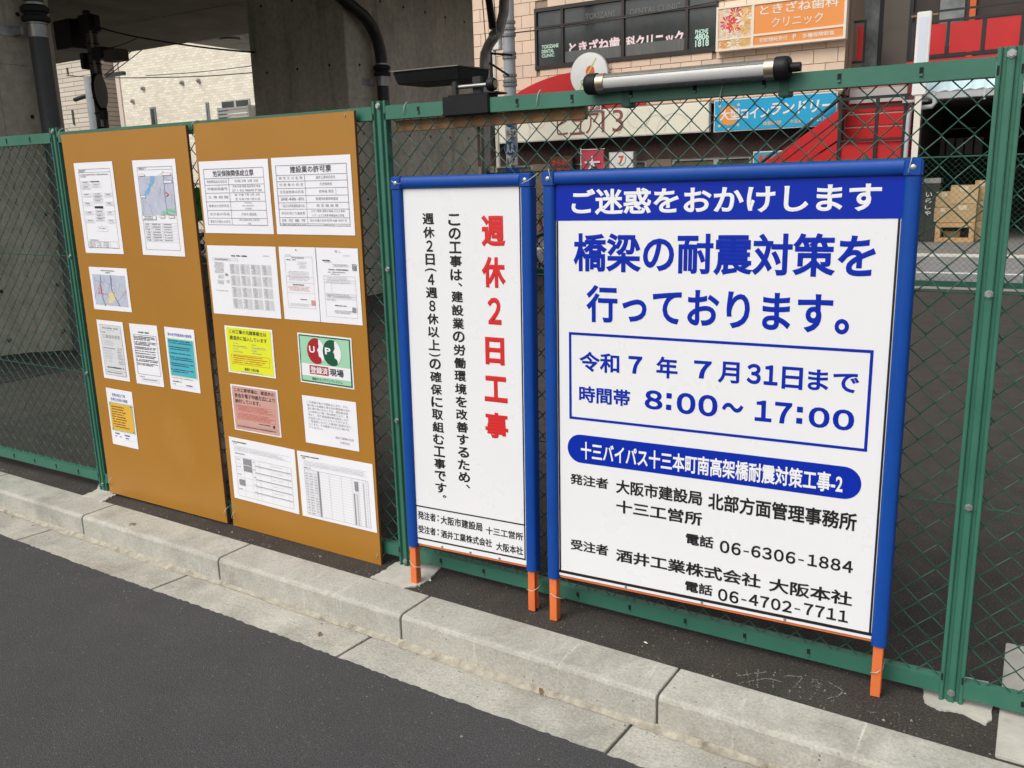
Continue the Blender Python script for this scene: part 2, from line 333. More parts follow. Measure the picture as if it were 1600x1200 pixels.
def local_clamp(root, z, r, yoff=0):
    k0 = len(bpy.data.objects); rx, ry = root.location.x, root.location.y
    before = set(bpy.data.objects); clampset(root, rx, ry+yoff, z, r)
    for o in set(bpy.data.objects)-before: o.location = (-rx, -ry, 0)
zc = at(66,50,0,XF+.17).z; local_clamp(d1, zc, r1)
p2 = at(598,130,0,XF+.15); r2 = .082
d2 = thing('drain_pipe', 'black drain pipe curving down the side of the far pier', 'pipe', mat=T(XF+.15, p2.y, 0))
zb = at(592,95,0,XF+.15).z; R_ = .62
pts = [(0,0,.02), (0,0,zb)]
pts += [(0, -R_*(1-math.cos(a)), zb+R_*math.sin(a)) for a in [math.radians(6*i) for i in range(1,11)]]
ly, lz = pts[-1][1], pts[-1][2]; pts += [(-.1, ly-.45, lz+.26), (-.42, ly-.9, lz+.5), (-.9, ly-1.0, lz+.62), (-1.6, ly-1.0, lz+.7)]
MB().tube(pts, r2, 18).build('pipe', mat('black_pvc_pipe', (.018,.018,.018), .4, noise=.2, scale=6), d2, smooth=True)
local_clamp(d2, at(597,128,0,XF+.15).z, r2)
# steel duct at the far end of the pier
dd = thing('steel_duct', 'bare steel duct bending round the far corner of the pier', 'duct', mat=T(XF+.12, 10.35, 0))
a1, a2, a3, a4 = [at(*q, 1, 10.35) for q in ((757,260),(757,100),(772,58),(787,20))]
pp = [a1, at(757,150,1,10.35), a2, at(758,84,1,10.35), at(764,70,1,10.35), a3, at(780,48,1,10.35), a4, at(788,0,1,10.35), at(789,-40,1,10.35)]
pp[0].z = .0
o0 = Vector((XF+.12, 10.35, 0))
MB().tube([p-o0 for p in pp], .085, 18).build('duct', STEEL, dd, smooth=True)
MB().tube([at(760,-30,1,10.33)-o0, at(770,45,1,10.33)-o0], .06, 12).build('brace', BLACKM, dd, smooth=True)
MB().tube([at(771,50,1,10.3)-o0, at(776,58,1,10.3)-o0], .098, 16).build('collar', STEEL, dd, smooth=True)
for u0, v0 in ((754,0),(772,0)): MB().tube([at(u0-1,-10,1,10.2)-o0, at(u0+5,66,1,10.2)-o0], .009, 6).build('hanger_rod', STEEL, dd)
MB().tube([at(762,83,1,10.4)-o0, at(800,86,1,10.4)-o0], .018, 6).tube([at(760,95,1,10.4)-o0, at(795,118,1,10.4)-o0], .018, 6).build('stay', BLACKM, dd)
# ================================================================ fence
def sl(x): return -.0065*(x-.75)
fence = thing('chain_link_fence', 'green chain link fence with ribbed steel posts along the kerb', 'fence')
PX = [-4.2535, -2.2535, -.2546, 1.7465, 3.7465]
pprof = [(-.040,-.030),(-.0275,-.030),(-.0235,-.0185),(-.0145,-.0185),(-.0105,-.030),(.0105,-.030),(.0145,-.0185),(.0235,-.0185),(.0275,-.030),(.040,-.030),(.040,.012),(.0,.03),(-.040,.012)]
pprof = [(a_*.78, b_*.9) for a_, b_ in pprof]; pprof[-3:] = [(.031,.004),(0,.012),(-.031,.004)]
pz = {0:(0,1.86),1:(0,1.838),2:(-.012,1.822),3:(-.003,1.812),4:(0,1.80)}
zb1, zb2 = at(1548,456,1,-.03).z, at(1514,790,1,-.03).z
for i, x in enumerate(PX):
    z0, z1 = pz[i]
    po = MB().prism([(a+x,b) for a,b in pprof], 'z', z0, z1).build('post', GREEN, fence, bevel=.0015)
    for z in (z1-.018, zb1+sl(x), zb2+sl(x), z0+.04):
        MB().lathe((x,-.0265,z), (0,-1,0), [(0,.0105),(.003,.0115),(.003,.0085),(.008,.008)], 6 if z != zb1 else 6).build('bolt', ZINC, po)
    for z in (z1-.055, z0+.085):
        
        for q_ in (-.0265, .0265): MB().box(x+q_-.0025,x+q_+.0025,-.0285,-.0265,z-.011,z+.011).build('slot', SLOT, po)
for i in range(4):
    xa, xb = PX[i]+.0315, PX[i+1]-.0315
    for base, hh in ((1.748,.049),(.034,.049)):
        m = MB().prism([(-.027,base),(-.027,base+hh),(.010,base+hh),(.010,base+hh-.004),(-.022,base+hh-.004),(-.022,base+.004),(.004,base+.004),(.004,base)], 'x', xa, xb)
        m.shift(lambda x,y,z: (x,y,z+sl(x))); ro = m.build('rail', GREEN, fence, bevel=.0012)
        k = 0; x = PX[i]+.18
        while x < xb-.03:
            zc_ = base+hh*.55+sl(x)
            MB().box(x-.005,x+.005,-.0285,-.0265,zc_-.010,zc_+.010).build('slot', SLOT, ro)
            MB().box(x-.0045,x+.0045,-.0325,-.0283,zc_-.012,zc_-.006).build('slot_lip', GREEN, ro)
            x += .2025
def zigzag(xa, xb, z0, z1, y, p, q, r, n=5):
    m = MB(); nw = int((xb-xa)/p)+1; nz_ = int((z1-z0)/(q/2))
    for i in range(nw):
        xc = xa + p*i; path = []
        for k in range(nz_+1):
            sd = 1 if (k+i) % 2 else -1; z = z0+k*q/2; x = xc + sd*(p/2+.0022) + random.uniform(-.0012,.0012)
            if x < xa-.012 or x > xb+.012: x = max(xa-.01, min(xb+.01, x))
            path += [(x-sd*.006, y+sd*.0016, z-.0045+random.uniform(-.001,.001)), (x, y-sd*.0026*(1 if i%2 else -1), z), (x-sd*.006, y-sd*.0016, z+.0045)]
        m.tube(path, r, n, caps=False)
    return m
for i in range(4):
    m = zigzag(PX[i]+.022, PX[i+1]-.022, .075, 1.765, -.010, .03785, .0750, .0020)
    m.shift(lambda x,y,z: (x,y,z+sl(x))); tag(m.build('wire_mesh', GREEN_WIRE, fence, smooth='all'), kind='stuff')
    for zz in (zb1, zb2): MB().tube([(PX[i]+.03,-.016,zz+sl(PX[i])), (PX[i+1]-.03,-.016,zz+sl(PX[i+1]))], .0021, 6).build('tension_wire', GREEN_WIRE, fence)
# concrete footings under the posts
for k, (px_, pts_) in enumerate(((PX[1], [(128,775),(150,766),(160,745),(200,752),(198,762),(186,770),(172,777),(160,784)]), (PX[2], [(579,902),(600,892),(617,879),(650,872),(690,885),(672,905),(655,914),(632,919)]), (PX[3], [(1442,1076),(1447,1066),(1470,1050),(1545,1066),(1551,1095),(1549,1124),(1540,1132),(1500,1112),(1465,1108),(1444,1096)]))):
    P = []
    for a in range(len(pts_)):
        A, B = pts_[a], pts_[(a+1)%len(pts_)]
        for t in range(8):
            q = at(A[0]+(B[0]-A[0])*t/8+random.uniform(-1.2,1.2), A[1]+(B[1]-A[1])*t/8+random.uniform(-.9,.9), 2, .005); P.append((q.x, q.y, .006))
    n_ = len(P); m = MB(); m.v = P + [(x,y,-.05) for x,y,z in P]; m.f = [tuple(range(n_))[::-1]] + [(i,(i+1)%n_,n_+(i+1)%n_,n_+i) for i in range(n_)]
    tag(m.build('post_footing', FOOT), ['rough pale concrete footing of the post beside the board with maps','rough pale concrete footing of the post between board and narrow sign','rough pale concrete footing of the post beside the concrete slabs'][k], 'footing', 'concrete post footings')
# far fence
far = thing('chain_link_fence', 'distant green chain link fence along the street behind the lot', 'fence')
FY = 10.17
for i in range(12):
    x = -14.3+i*2.0
    if -8.4 < x < XF+.1: continue
    MB().prism([(a*.9+x,b+FY) for a,b in pprof], 'z', 0, 1.74).build('post', GREEN, far)
for xa, xb in ((-14.3,-8.25),(XF+.06,9.7)):
    MB().box(xa,xb,FY-.02,FY+.02,.03,.10).build('rail', GREEN_WIRE, far); MB().tube([(xa,FY,1.69),(xb,FY,1.69)], .012, 6).build('rail', GREEN_WIRE, far)
    tag(zigzag(xa, xb, .08, 1.67, FY, .03785, .0757, .0017, 4).build('wire_mesh', GREEN_WIRE, far), kind='stuff')
MB().box(-14.3,9.7,FY-.06,FY+.06,-.1,.025).build('footing_strip', mat('far_footing', (.30,.30,.27), .9), far)
# ================================================================ notice boards
def board(o, yaw, lean, roll, w_, h_, label):
    F = frame(Vector(o), *[math.radians(a) for a in (yaw, lean, roll)])
    b = thing('notice_board', label, 'notice board', 'plywood notice boards', F)
    MB().box(0, w_, 0, .012, 0, h_).build('panel', BOARD_EDGE, b, bevel=.001)
    MB().rect(.0012, w_-.0012, .0012, h_-.0012, -.0006).build('facing', BOARD, b)
    return F, w_, h_
B1 = board((-2.175,-.042,.014), -.35, -.18, -.41, .891, 1.787, 'orange brown notice board with one tall column of maps and charts')
B2 = board((-1.25,-.044,.004), -.85, .06, -.38, .893, 1.795, 'orange brown notice board crowded with permits and tables beside the post')
class Sheet:
    def __init__(s, B, tl, tr, br, bl, label, col=None):
        F = B[0]; o, n = F.translation, F.to_3x3().col[1].normalized(); I = F.inverted()
        L = [I @ hit(*p, o, n) for p in (tl, tr, br, bl)]
        s.w = ((L[1]-L[0]).length+(L[2]-L[3]).length)/2; s.h = ((L[0]-L[3]).length+(L[1]-L[2]).length)/2
        ang = math.atan2((L[1].z-L[0].z+L[2].z-L[3].z)/2, s.w); c = (L[0]+L[1]+L[2]+L[3])/4
        m = F @ T(c.x, -.0022, c.z) @ Matrix.Rotation(-ang, 4, 'Y') @ T(-s.w/2, 0, -s.h/2)
        s.r = thing('notice_sheet', label, 'notice', 'printed sheets on the notice boards', m)
        N = 8; g = MB(); ph = random.uniform(0, 6)
        s.wave = lambda x, z: .00055*math.sin(x/s.w*5+ph)*math.sin(z/s.h*4+ph*.7)
        for i in range(N+1):
            for j in range(N+1): x, z = s.w*i/N, s.h*j/N; g.v.append((x, s.wave(x, z), z))
        g.f = [(i*(N+1)+j, (i+1)*(N+1)+j, (i+1)*(N+1)+j+1, i*(N+1)+j+1) for i in range(N) for j in range(N)]
        g.build('sheet', col or PAPER, s.r, smooth='all'); s.k = 0; s.q = {}
    def R(s, x0, x1, y0, y1, m=INKG, lay=0):        # filled rectangle, fractions from the top left
        s.q.setdefault((m.name, lay), (m, MB()))[1].rect(x0*s.w, x1*s.w, (1-y1)*s.h, (1-y0)*s.h, -.0010-.0005*lay); return s
    def box(s, x0, x1, y0, y1, m=INKG, t=.0014, lay=0):
        tx, ty = t/s.w, t/s.h
        s.R(x0,x1,y0,y0+ty,m,lay); s.R(x0,x1,y1-ty,y1,m,lay); s.R(x0,x0+tx,y0,y1,m,lay); s.R(x1-tx,x1,y0,y1,m,lay); return s
    def hl(s, x0, x1, y, m=INKG, t=.0012, lay=0): return s.R(x0, x1, y, y+t/s.h, m, lay)
    def vl(s, x, y0, y1, m=INKG, t=.0012, lay=0): return s.R(x, x+t/s.w, y0, y1, m, lay)
    def tx(s, string, x0, x1, y0, y1, m=INK, bold=.006, res=2, lay=1):
        text(string, (x0*s.w, x1*s.w, (1-y1)*s.h, (1-y0)*s.h), -.0010-.0005*lay, m, s.r, bold, res); return s
    def ln(s, x0, x1, y, hgt, m=INKG, lay=1, gap=.28):    # a line of print too small to read
        x = x0; cw = hgt*s.h/s.w
        while x < x1-cw*.5:
            if random.random() > .08:
                a = random.uniform(.0,.25)*hgt; s.R(x, x+cw*(1-gap), y+a, y+hgt*random.uniform(.8,1), m, lay)
            x += cw
        return s
    def para(s, x0, x1, y0, y1, n, m=INKG, lay=1, hf=.55):
        st = (y1-y0)/n
        for i in range(n): s.ln(x0+random.choice((0,.01,.02)), x1-random.uniform(0,.18)*(x1-x0), y0+i*st, st*hf, m, lay)
        return s
    def line(s, pts, t, m, lay=1):
        for (xa,ya),(xb,yb) in zip(pts, pts[1:]):
            A = Vector((xa*s.w,(1-ya)*s.h)); Bv = Vector((xb*s.w,(1-yb)*s.h)); d = (Bv-A); 
            if d.length < 1e-6: continue
            nrm = Vector((-d.y,d.x)).normalized()*t/2; yy = -.0010-.0005*lay
            s.q.setdefault((m.name, lay), (m, MB()))[1].poly([(A.x-nrm.x,yy,A.y-nrm.y),(Bv.x-nrm.x,yy,Bv.y-nrm.y),(Bv.x+nrm.x,yy,Bv.y+nrm.y),(A.x+nrm.x,yy,A.y+nrm.y)])
        return s
    def pol(s, pts, m, lay=1):
        P = [(x*s.w, -.0010-.0005*lay, (1-y)*s.h) for x,y in pts]
        ar = sum(P[i][0]*P[(i+1)%len(P)][2]-P[(i+1)%len(P)][0]*P[i][2] for i in range(len(P)))
        s.q.setdefault((m.name, lay), (m, MB()))[1].poly(P if ar > 0 else P[::-1]); return s
    def done(s):
        for (nm, lay), (m, mb) in s.q.items(): tag(mb.build('print', m, s.r), kind='stuff')
MAPB = mat('map_pale_blue', (.52,.56,.66), .6, noise=.12, scale=45, col2=(.42,.46,.58)); RIV = mat('map_river', (.16,.42,.66), .6); MAPG = mat('map_green', (.30,.56,.44), .6)
MAPL = mat('map_line', (.20,.22,.32), .6); MAPY = mat('map_yellow', (.72,.66,.36), .6); PINKL = mat('map_pink', (.66,.36,.42), .6)
# --- first board
s = Sheet(B1, (114.7,255),(175,252),(194.7,397),(135.8,395), 'white sheet with a boxed organisation chart and black centre bar')
s.box(.10,.92,.07,.94,INKG,.0015).hl(.10,.92,.105).ln(.12,.3,.078,.012).ln(.12,.26,.092,.012); s.ln(.12,.86,.125,.013,INKG).ln(.14,.30,.145,.012)
for x0,x1,ys in ((.13,.36,(.20,.25,.335,.43,.53,.62)),(.40,.64,(.23,.33,.36,.40,.52,.565,.60)),(.70,.90,(.335,.43,.53,.62))):
    for y in ys: s.box(x0,x1,y,y+.042,INKL,.0012).ln(x0+.04,x1-.05,y+.007,.011,INKG).ln(x0+.02,x1-.02,y+.024,.009,INKL)
s.ln(.38,.62,.20,.014,INK).R(.41,.63,.475,.50,INK,1); s.vl(.52,.60,.70,INKL).box(.42,.68,.70,.755,INKL).ln(.46,.64,.715,.012)
s.ln(.16,.40,.845,.012).box(.13,.88,.865,.935,INKG,.001)
for i in range(4): s.ln(.15,.30,.872+i*.016,.009).ln(.36,.46,.872+i*.016,.009).ln(.53,.66,.872+i*.016,.009)
s.vl(.34,.865,.935).vl(.50,.865,.935).vl(.69,.865,.935).done()
def town_map(s, x0, x1, y0, y1, seed, n=26):
    rnd = random.Random(seed); s.R(x0,x1,y0,y1,MAPB)
    for k in range(n):
        ax, ay = rnd.uniform(x0,x1), rnd.uniform(y0,y1); an = rnd.choice((.3,1.9,1.75,.2,rnd.uniform(0,3))); L = rnd.uniform(.08,.35)*(x1-x0)
        bx2, by2 = min(x1,max(x0,ax+L*math.cos(an))), min(y1,max(y0,ay+L*math.sin(an)*.8))
        s.line([(ax,ay),(bx2,by2)], .0016, rnd.choice((INKL,INKL,MAPL,PINKL)))
s = Sheet(B1, (206,250.8),(273.8,248),(290.5,401),(225,398), 'white sheet with a river map above a lined table')
s.box(.10,.91,.07,.94,INKG,.0015).hl(.10,.91,.10).ln(.13,.32,.076,.012).ln(.16,.28,.09,.009)
town_map(s,.11,.90,.165,.57,3); s.pol([(.40,.165),(.49,.165),(.47,.23),(.38,.28),(.30,.355),(.18,.37),(.24,.33),(.33,.275),(.38,.23)],RIV)
s.pol([(.55,.57),(.62,.52),(.75,.50),(.89,.49),(.89,.57)],MAPG); s.line([(.70,.12),(.70,.30),(.69,.42),(.70,.56)],.003,MAPL,2); s.line([(.41,.27),(.55,.33),(.62,.40)],.002,PINKL,2); s.line([(.12,.40),(.30,.47),(.36,.57)],.002,PINKL,2); s.line([(.15,.15),(.35,.20),(.42,.2),(.66,.14)],.0015,INKL,2); s.line([(.70,.33),(.78,.36),(.72,.38)],.005,INKR,2)
for a in ((.14,.27,.14,.165),(.67,.88,.135,.165),(.70,.89,.215,.24),(.12,.24,.365,.39),(.52,.64,.575,.60),(.73,.86,.575,.60)): s.R(*a,PAPER,3).box(*a,INKR if a[3]<.2 or a[2]>.5 else INKG,.0012,4)
s.R(.10,.43,.575,.62,PAPER,3).box(.10,.43,.575,.62,INKG,.0013,4).ln(.16,.36,.585,.010,INK,4).ln(.14,.38,.602,.012,INKG,4)
for i in range(8): s.hl(.11,.90,.655+i*.028,INKL); s.ln(.14,.25,.662+i*.028,.013) if i<7 else 0; s.ln(.31,.52,.662+i*.028,.012) if i<7 else 0; s.ln(.58,.76,.662+i*.028,.012) if i<7 else 0
s.vl(.28,.655,.852,INKL).vl(.55,.655,.852,INKL).done()
s = Sheet(B1, (138.7,416.5),(198,419.5),(207,488),(148.5,482.7), 'small white sheet with a square street map')
s.ln(.32,.68,.055,.03,INKG).ln(.44,.56,.10,.03,INKG); town_map(s,.07,.93,.17,.88,11,60)
s.pol([(.45,.62),(.62,.52),(.66,.66),(.55,.80),(.4,.85)],MAPY,1); s.line([(.30,.17),(.27,.45),(.27,.65),(.33,.88)],.004,MAPL,2); s.line([(.56,.17),(.55,.5),(.63,.7),(.72,.88)],.006,MAPL,2); s.line([(.93,.5),(.6,.82)],.004,INKL,2); s.line([(.07,.3),(.5,.5),(.56,.55)],.003,INKL,2); s.line([(.27,.40),(.27,.60)],.006,INKR,3); s.line([(.17,.60),(.40,.62)],.0025,INKR,3); s.line([(.25,.8),(.33,.88)],.012,MAPG,2); s.done()
s = Sheet(B1, (150.7,499),(192,503.5),(204,596.5),(164,590), 'white sheet with a grey framed certificate table')
s.R(.10,.90,.07,.93,mat('pale_grey_print',(.64,.65,.67),.6)).box(.10,.90,.07,.93,INKG,.0014,1); s.ln(.2,.8,.11,.03,INKG).ln(.35,.65,.15,.02,INKL).ln(.14,.30,.19,.018,INK)
s.tx('工事請負者票',.17,.83,.235,.30,INKG,.0); s.para(.2,.6,.34,.43,3,INKL); s.R(.15,.60,.46,.475,INKG,1); s.para(.14,.50,.50,.72,5,INKL); s.para(.66,.86,.45,.74,10,INKG); s.hl(.1,.9,.62,INKL,.001,2); s.ln(.2,.86,.78,.03,INK); s.hl(.1,.9,.845,INKG,.001,2); s.ln(.16,.75,.87,.022,INKG).done()
s = Sheet(B1, (202,505),(246,509),(257,605),(214.7,598.7), 'white sheet with a framed list of rules under a green heading')
s.ln(.30,.72,.115,.028,mat('ink_dark_green',(.02,.16,.07),.6)); s.box(.10,.93,.17,.83,INKG,.002); y=.195
for n_ in (3,3,2,1,1,2,2,2):
    for i in range(n_): s.ln(.13 if i else .12,.90-random.uniform(0,.25 if i==n_-1 else .02),y,.017,INK); y+=.0235
    y+=.016
s.ln(.12,.34,.86,.012).box(.2,.86,.885,.945,INKL).ln(.26,.80,.90,.018,INKG).done()
CY = mat('print_cyan', (.07,.42,.52), .6); YB = mat('print_pale_yellow', (.70,.72,.42), .6); AMB = mat('print_amber', (.72,.42,.05), .6)
s = Sheet(B1, (256.8,510),(303,515.5),(314.7,614.7),(268,607), 'white sheet with a rounded cyan panel of text')
s.tx('熱中症予防管理者の責務等',.10,.90,.085,.135,INKB,.004); s.R(.05,.95,.165,.785,YB); s.R(.075,.925,.18,.77,CY,1)
y=.20
for n_ in (2,2,1,2,2,2):
    for i in range(n_): s.ln(.14 if n_>1 or i else .16,.88-random.uniform(0,.3 if i else .05),y,.020,mat('ink_navy',(.01,.04,.10),.6),2); y+=.032
    s.R(.10,.125,y-.032*n_,y-.032*n_+.02,mat('ink_navy',(0,0,0)),2); y+=.034
s.ln(.10,.80,.80,.014,INKG).ln(.10,.42,.855,.018,INK).ln(.12,.2,.90,.018,INK).ln(.55,.78,.895,.022,INK); s.hl(.10,.9,.935,INKL).done()
s = Sheet(B1, (166,605),(206.7,612.5),(216.8,702),(177,693), 'white sheet with an amber panel of text hung lowest')
s.tx('足場の組立て等',.22,.72,.075,.13,INKB,.004).tx('作業主任者の職務',.15,.80,.155,.21,INKB,.004); s.R(.06,.96,.235,.745,MAPG); s.R(.085,.935,.25,.73,AMB,1)
for i in range(9): s.ln(.13,.88-random.uniform(0,.3),.30+i*.044,.022,mat('ink_brown',(.10,.03,.01),.6),2)
for a,b_ in ((.10,.26),(.90,.26),(.10,.70),(.90,.70)): s.R(a-.02,a+.02,b_,b_+.02,INKB,3)
s.ln(.15,.34,.775,.026,INKB).ln(.52,.72,.78,.030,INKB).ln(.15,.2,.83,.022,INK).ln(.33,.38,.83,.022,INK).ln(.56,.70,.835,.022,INK); s.hl(.5,.92,.875,INKL).done()
# --- second board
def table(s, x0, x1, ys, title, tb, split, rows):
    s.box(x0,x1,ys[0],ys[-1],INKG,.0022); s.tx(title, *tb, INK, .005)
    for y in ys[1:-1]: s.hl(x0,x1,y,INKG,.0018)
    s.vl(split, ys[1], ys[-1], INKG, .0018)
    for (y0,y1),(a,bt) in zip(zip(ys[1:],ys[2:]), rows):
        c, hh = (y0+y1)/2, min(.042,(y1-y0)*.52)
        if a: s.tx(a, x0+.035, split-.025, c-hh*.46, c+hh*.46, INKG, .0)
        bt = bt if isinstance(bt, tuple) else (bt,)
        for i, b_ in enumerate(bt):
            if b_:
                sp = (y1-y0)/len(bt); cc = y0+sp*(i+.5); h2 = min(hh, sp*.62); wd = min((x1-split)*.86, len(b_)*h2*s.h/s.w*1.02); cx = (split+x1)/2
                s.tx(b_, cx-wd/2, cx+wd/2, cc-h2*.46, cc+h2*.46, INKG, .0)
s = Sheet(B2, (310.7,252.5),(418.7,248),(428.7,365.7),(322,364), 'white insurance certificate sheet with a bold heading and table')
table(s,.06,.93,[.105,.235,.325,.435,.555,.675,.785,.885],'労災保険関係成立票',(.20,.79,.13,.215),.42,[('保険関係成立年月日','令和 7年 2月 3日'),('労働保険番号',('府県 所掌 管轄 基幹番号 枝番','27 1 03 900417 00')),('工 事 期 間',('自 令和 7年 2月 3日','至 令和 7年 7月31日')),('事業主の住所氏名',('大阪市淀川区','酒井工業 株式会社','代表取締役')),('注文者の氏名','大阪市 建設局'),('事業主代理人の氏名',('酒井工業株式会社 大阪本社','所長'))]); s.done()
s = Sheet(B2, (423.7,247),(547.5,241),(556,368),(434,365.7), 'white construction permit sheet with a bold heading and table')
table(s,.05,.95,[.10,.225,.305,.395,.49,.58,.665,.775,.855,.945 if False else .885],'建設業の許可票',(.24,.76,.115,.20),.42,[('商 号 又 は 名 称','酒井工業株式会社'),('代 表 者 の 氏 名','代表取締役'),('主任技術者の氏名','技術者 専任'),('資格名','監理技術者資格者証'),('一般又は特定建設業の別','特 定 建 設 業'),('許可を受けた建設業',('土木工事業 建築工事業 大工工事業','とび・土工工事業 鋼構造物工事業')),('許 可 番 号','国土交通大臣許可(特-4)第 10777 号'),('許可年月日','令和4年 9月 16日')]); s.vl(.80,.395,.49).done()
s = Sheet(B2, (324,383),(430.5,385.5),(440.7,498),(335,489.5), 'white sheet with a grid of faint grey blocks of small print')
s.ln(.34,.60,.13,.022,INK).ln(.82,.90,.12,.015,INKL); s.box(.07,.32,.175,.215,INKL).ln(.09,.30,.185,.02,INKG).box(.33,.45,.18,.215,INKL)
s.para(.08,.24,.24,.40,10,INKG); s.para(.12,.22,.42,.48,3,INKG); s.para(.10,.22,.50,.56,4,INKG); s.R(.24,.28,.40,.43,INKG,1); s.R(.25,.29,.49,.53,INKL,1); s.ln(.08,.26,.64,.018,INKL)
for i in range(4):
    for j in range(4):
        x, y = .315+i*.155, .255+j*.165; s.R(x,x+.135,y,y+.145,mat('pale_grey_print',(0,0,0))); s.para(x+.01,x+.075,y+.008,y+.14,9,INKG,1,.6); s.para(x+.08,x+.13,y+.02,y+.13,8,INKL,1,.5)
s.done()
s = Sheet(B2, (435.7,385.5),(558.7,388),(568,508.7),(445.5,498), 'white double page sheet with red seals and a centre fold')
s.vl(.478,0,1,INK,.002); s.R(.22,.235,.03,.045,INKR,1); s.ln(.07,.16,.10,.014,INKL).box(.07,.43,.125,.83,INKL); s.ln(.16,.33,.135,.016,INKG).ln(.09,.15,.165,.014,INK).ln(.17,.22,.165,.014,INK); s.para(.23,.36,.19,.29,5,INKL); s.para(.09,.40,.325,.46,7,INKL); s.hl(.07,.43,.40,INKL).hl(.07,.43,.48,INKL).ln(.14,.30,.50,.018,INK); s.para(.09,.40,.53,.60,4,mat('ink_pale_red',(.62,.30,.26),.6)); s.hl(.07,.43,.62,INKL); s.ln(.24,.33,.70,.014,INK); s.R(.38,.43,.71,.78,mat('ink_pale_red',(0,0,0)),2); s.para(.09,.38,.765,.81,4,INKL)
s.tx('写 し',.72,.80,.03,.06,INKG,0); s.ln(.82,.91,.09,.013,INKL).ln(.56,.66,.155,.02,INK).ln(.58,.68,.175,.014,INKL); s.para(.68,.90,.21,.25,3,INKG).box(.925,.975,.205,.285,INK,.002,2).R(.935,.965,.22,.27,INKG,3); s.ln(.63,.87,.275,.016,INK).ln(.62,.84,.31,.013,INKG).ln(.66,.76,.335,.012,INKG); s.box(.56,.95,.365,.915,INKL); s.para(.58,.90,.38,.47,5,INKL)
for y in (.42,.455,.60,.63,.665): s.hl(.56,.95,y,INKL)
s.vl(.65,.455,.6,INKL); s.para(.58,.92,.61,.66,3,INKG); s.ln(.58,.70,.68,.014,INKG).ln(.68,.82,.75,.016,INK).R(.89,.935,.77,.84,INKG,1); s.para(.66,.90,.82,.87,3,INKG); s.done()
YEL = mat('print_yellow', (.72,.76,.02), .55); PNK = mat('print_salmon', (.58,.33,.28), .55, noise=.06, scale=9)
s = Sheet(B2, (351,508),(425.5,515.5),(432,591.4),(358,581), 'bright yellow notice in a white margin')
s.R(.035,.965,.03,.965,YEL); s.tx('この工事の元請事業主は',.10,.88,.07,.155,INK,.016).tx('建退共に加入しています',.10,.88,.20,.29,INK,.016)
for x in (.16,.55): s.ln(x,x+.1,.345,.02,INKG).ln(x,x+.28,.40,.022,INKG).hl(x,x+.32,.44,INKG).ln(x,x+.1,.47,.018,INKG).ln(x,x+.2,.52,.022,INKG)
s.box(.10,.90,.59,.80,INKR,.0014,1); s.para(.13,.86,.61,.79,4,INKR,2,.5); s.tx('建退共 大阪支部',.36,.66,.855,.92,INK,.014); s.ln(.28,.74,.94,.016,INKG); s.done()
# job-site registration emblem: two heads in profile
s = Sheet(B2, (464.5,519),(549,528.4),(554.8,608.5),(471,596.5), 'green notice with red and green head emblems and a white band', mat('sheet_pale_green_white', (.80,.82,.80), .45))
DG = mat('print_dark_green', (.004,.085,.038), .5); LG = mat('print_mint', (.33,.62,.42), .5); CR = mat('print_crimson', (.36,.012,.022), .5)
s.R(.025,.975,.03,.97,DG); s.R(.045,.955,.055,.945,LG,1); s.R(.045,.955,.60,.845,SWHITE,2)
def ell(cx, cy, rx, ry, a0=0, a1=360, n=40): return [(cx+rx*math.cos(math.radians(a0+(a1-a0)*i/n)), cy+ry*math.sin(math.radians(a0+(a1-a0)*i/n))) for i in range(n+1)]
def head(cx, m, ch):
    s.pol(ell(cx,.33,.165,.255,0,354,44), SWHITE, 3)
    left = ell(cx,.33,.167,.257,58,292,34)
    prof = [(cx+.055,.10),(cx+.05,.17),(cx+.055,.24),(cx+.03,.29),(cx+.018,.325),(cx+.045,.335),(cx+.035,.36),(cx+.05,.375),(cx+.04,.40),(cx+.05,.43),(cx+.085,.455),(cx+.10,.50)]
    s.pol(left + prof, m, 4); s.tx(ch, cx-.125, cx-.02, .235, .37, SWHITE, .03, 4, 5)
head(.345, CR, 'U'); head(.64, DG, 'P')
s.R(.20,.555,.625,.80,CR,3); s.tx('登録済',.215,.545,.645,.785,SWHITE,.02,3,4).tx('現場',.575,.83,.64,.79,INK,.02,3,4).tx('建設キャリアアップシステム',.235,.80,.865,.925,INK,.006,2,3); s.done()
s = Sheet(B2, (360,599),(434.5,610),(440,683.5),(368,671), 'salmon pink notice in a white margin')
s.R(.03,.97,.03,.97,PNK); s.tx('この工事現場は、建退共の',.08,.93,.065,.15,INK,.014).tx('掛金を電子申請方式により',.08,.93,.18,.275,INK,.014).tx('納付しています。',.08,.62,.30,.395,INK,.014)
for y in (.43,.60): s.box(.09,.91,y,y+.14,INKR,.001,1); s.para(.11,.88,y+.015,y+.13,4,INKR,2,.5)
s.ln(.55,.80,.775,.022,INK).R(.85,.89,.77,.83,INK,1); s.ln(.08,.9,.885,.028,INK); s.hl(.06,.94,.86,INKG,.001,1).done()
s = Sheet(B2, (472.3,616.6),(556.6,628.6),(562,705.4),(478.6,691), 'plain white letter of grey text beside the salmon notice')
L8 = ['この建設工事の下請負人となり、その','請け負った建設工事を他の建設業を営む','者に請け負わせたときは、建設業法第','二十四条の八第一項の規定により、遅','滞なく、再下請負通知書を提出しなけ','ればならないこととなっております。','　一度通知いただいた事項に変更が生じ','たときも、その都度すみやかに届け出','てください。']
for i, t in enumerate(L8): s.tx(t, .09, .09+.80*len(t)/18*(1.0), .10+i*.066, .148+i*.066, INKG, .0)
s.tx('酒井工業株式会社',.58,.92,.76,.81,INKG,0).tx('大阪本社',.66,.84,.85,.90,INKG,0).done()
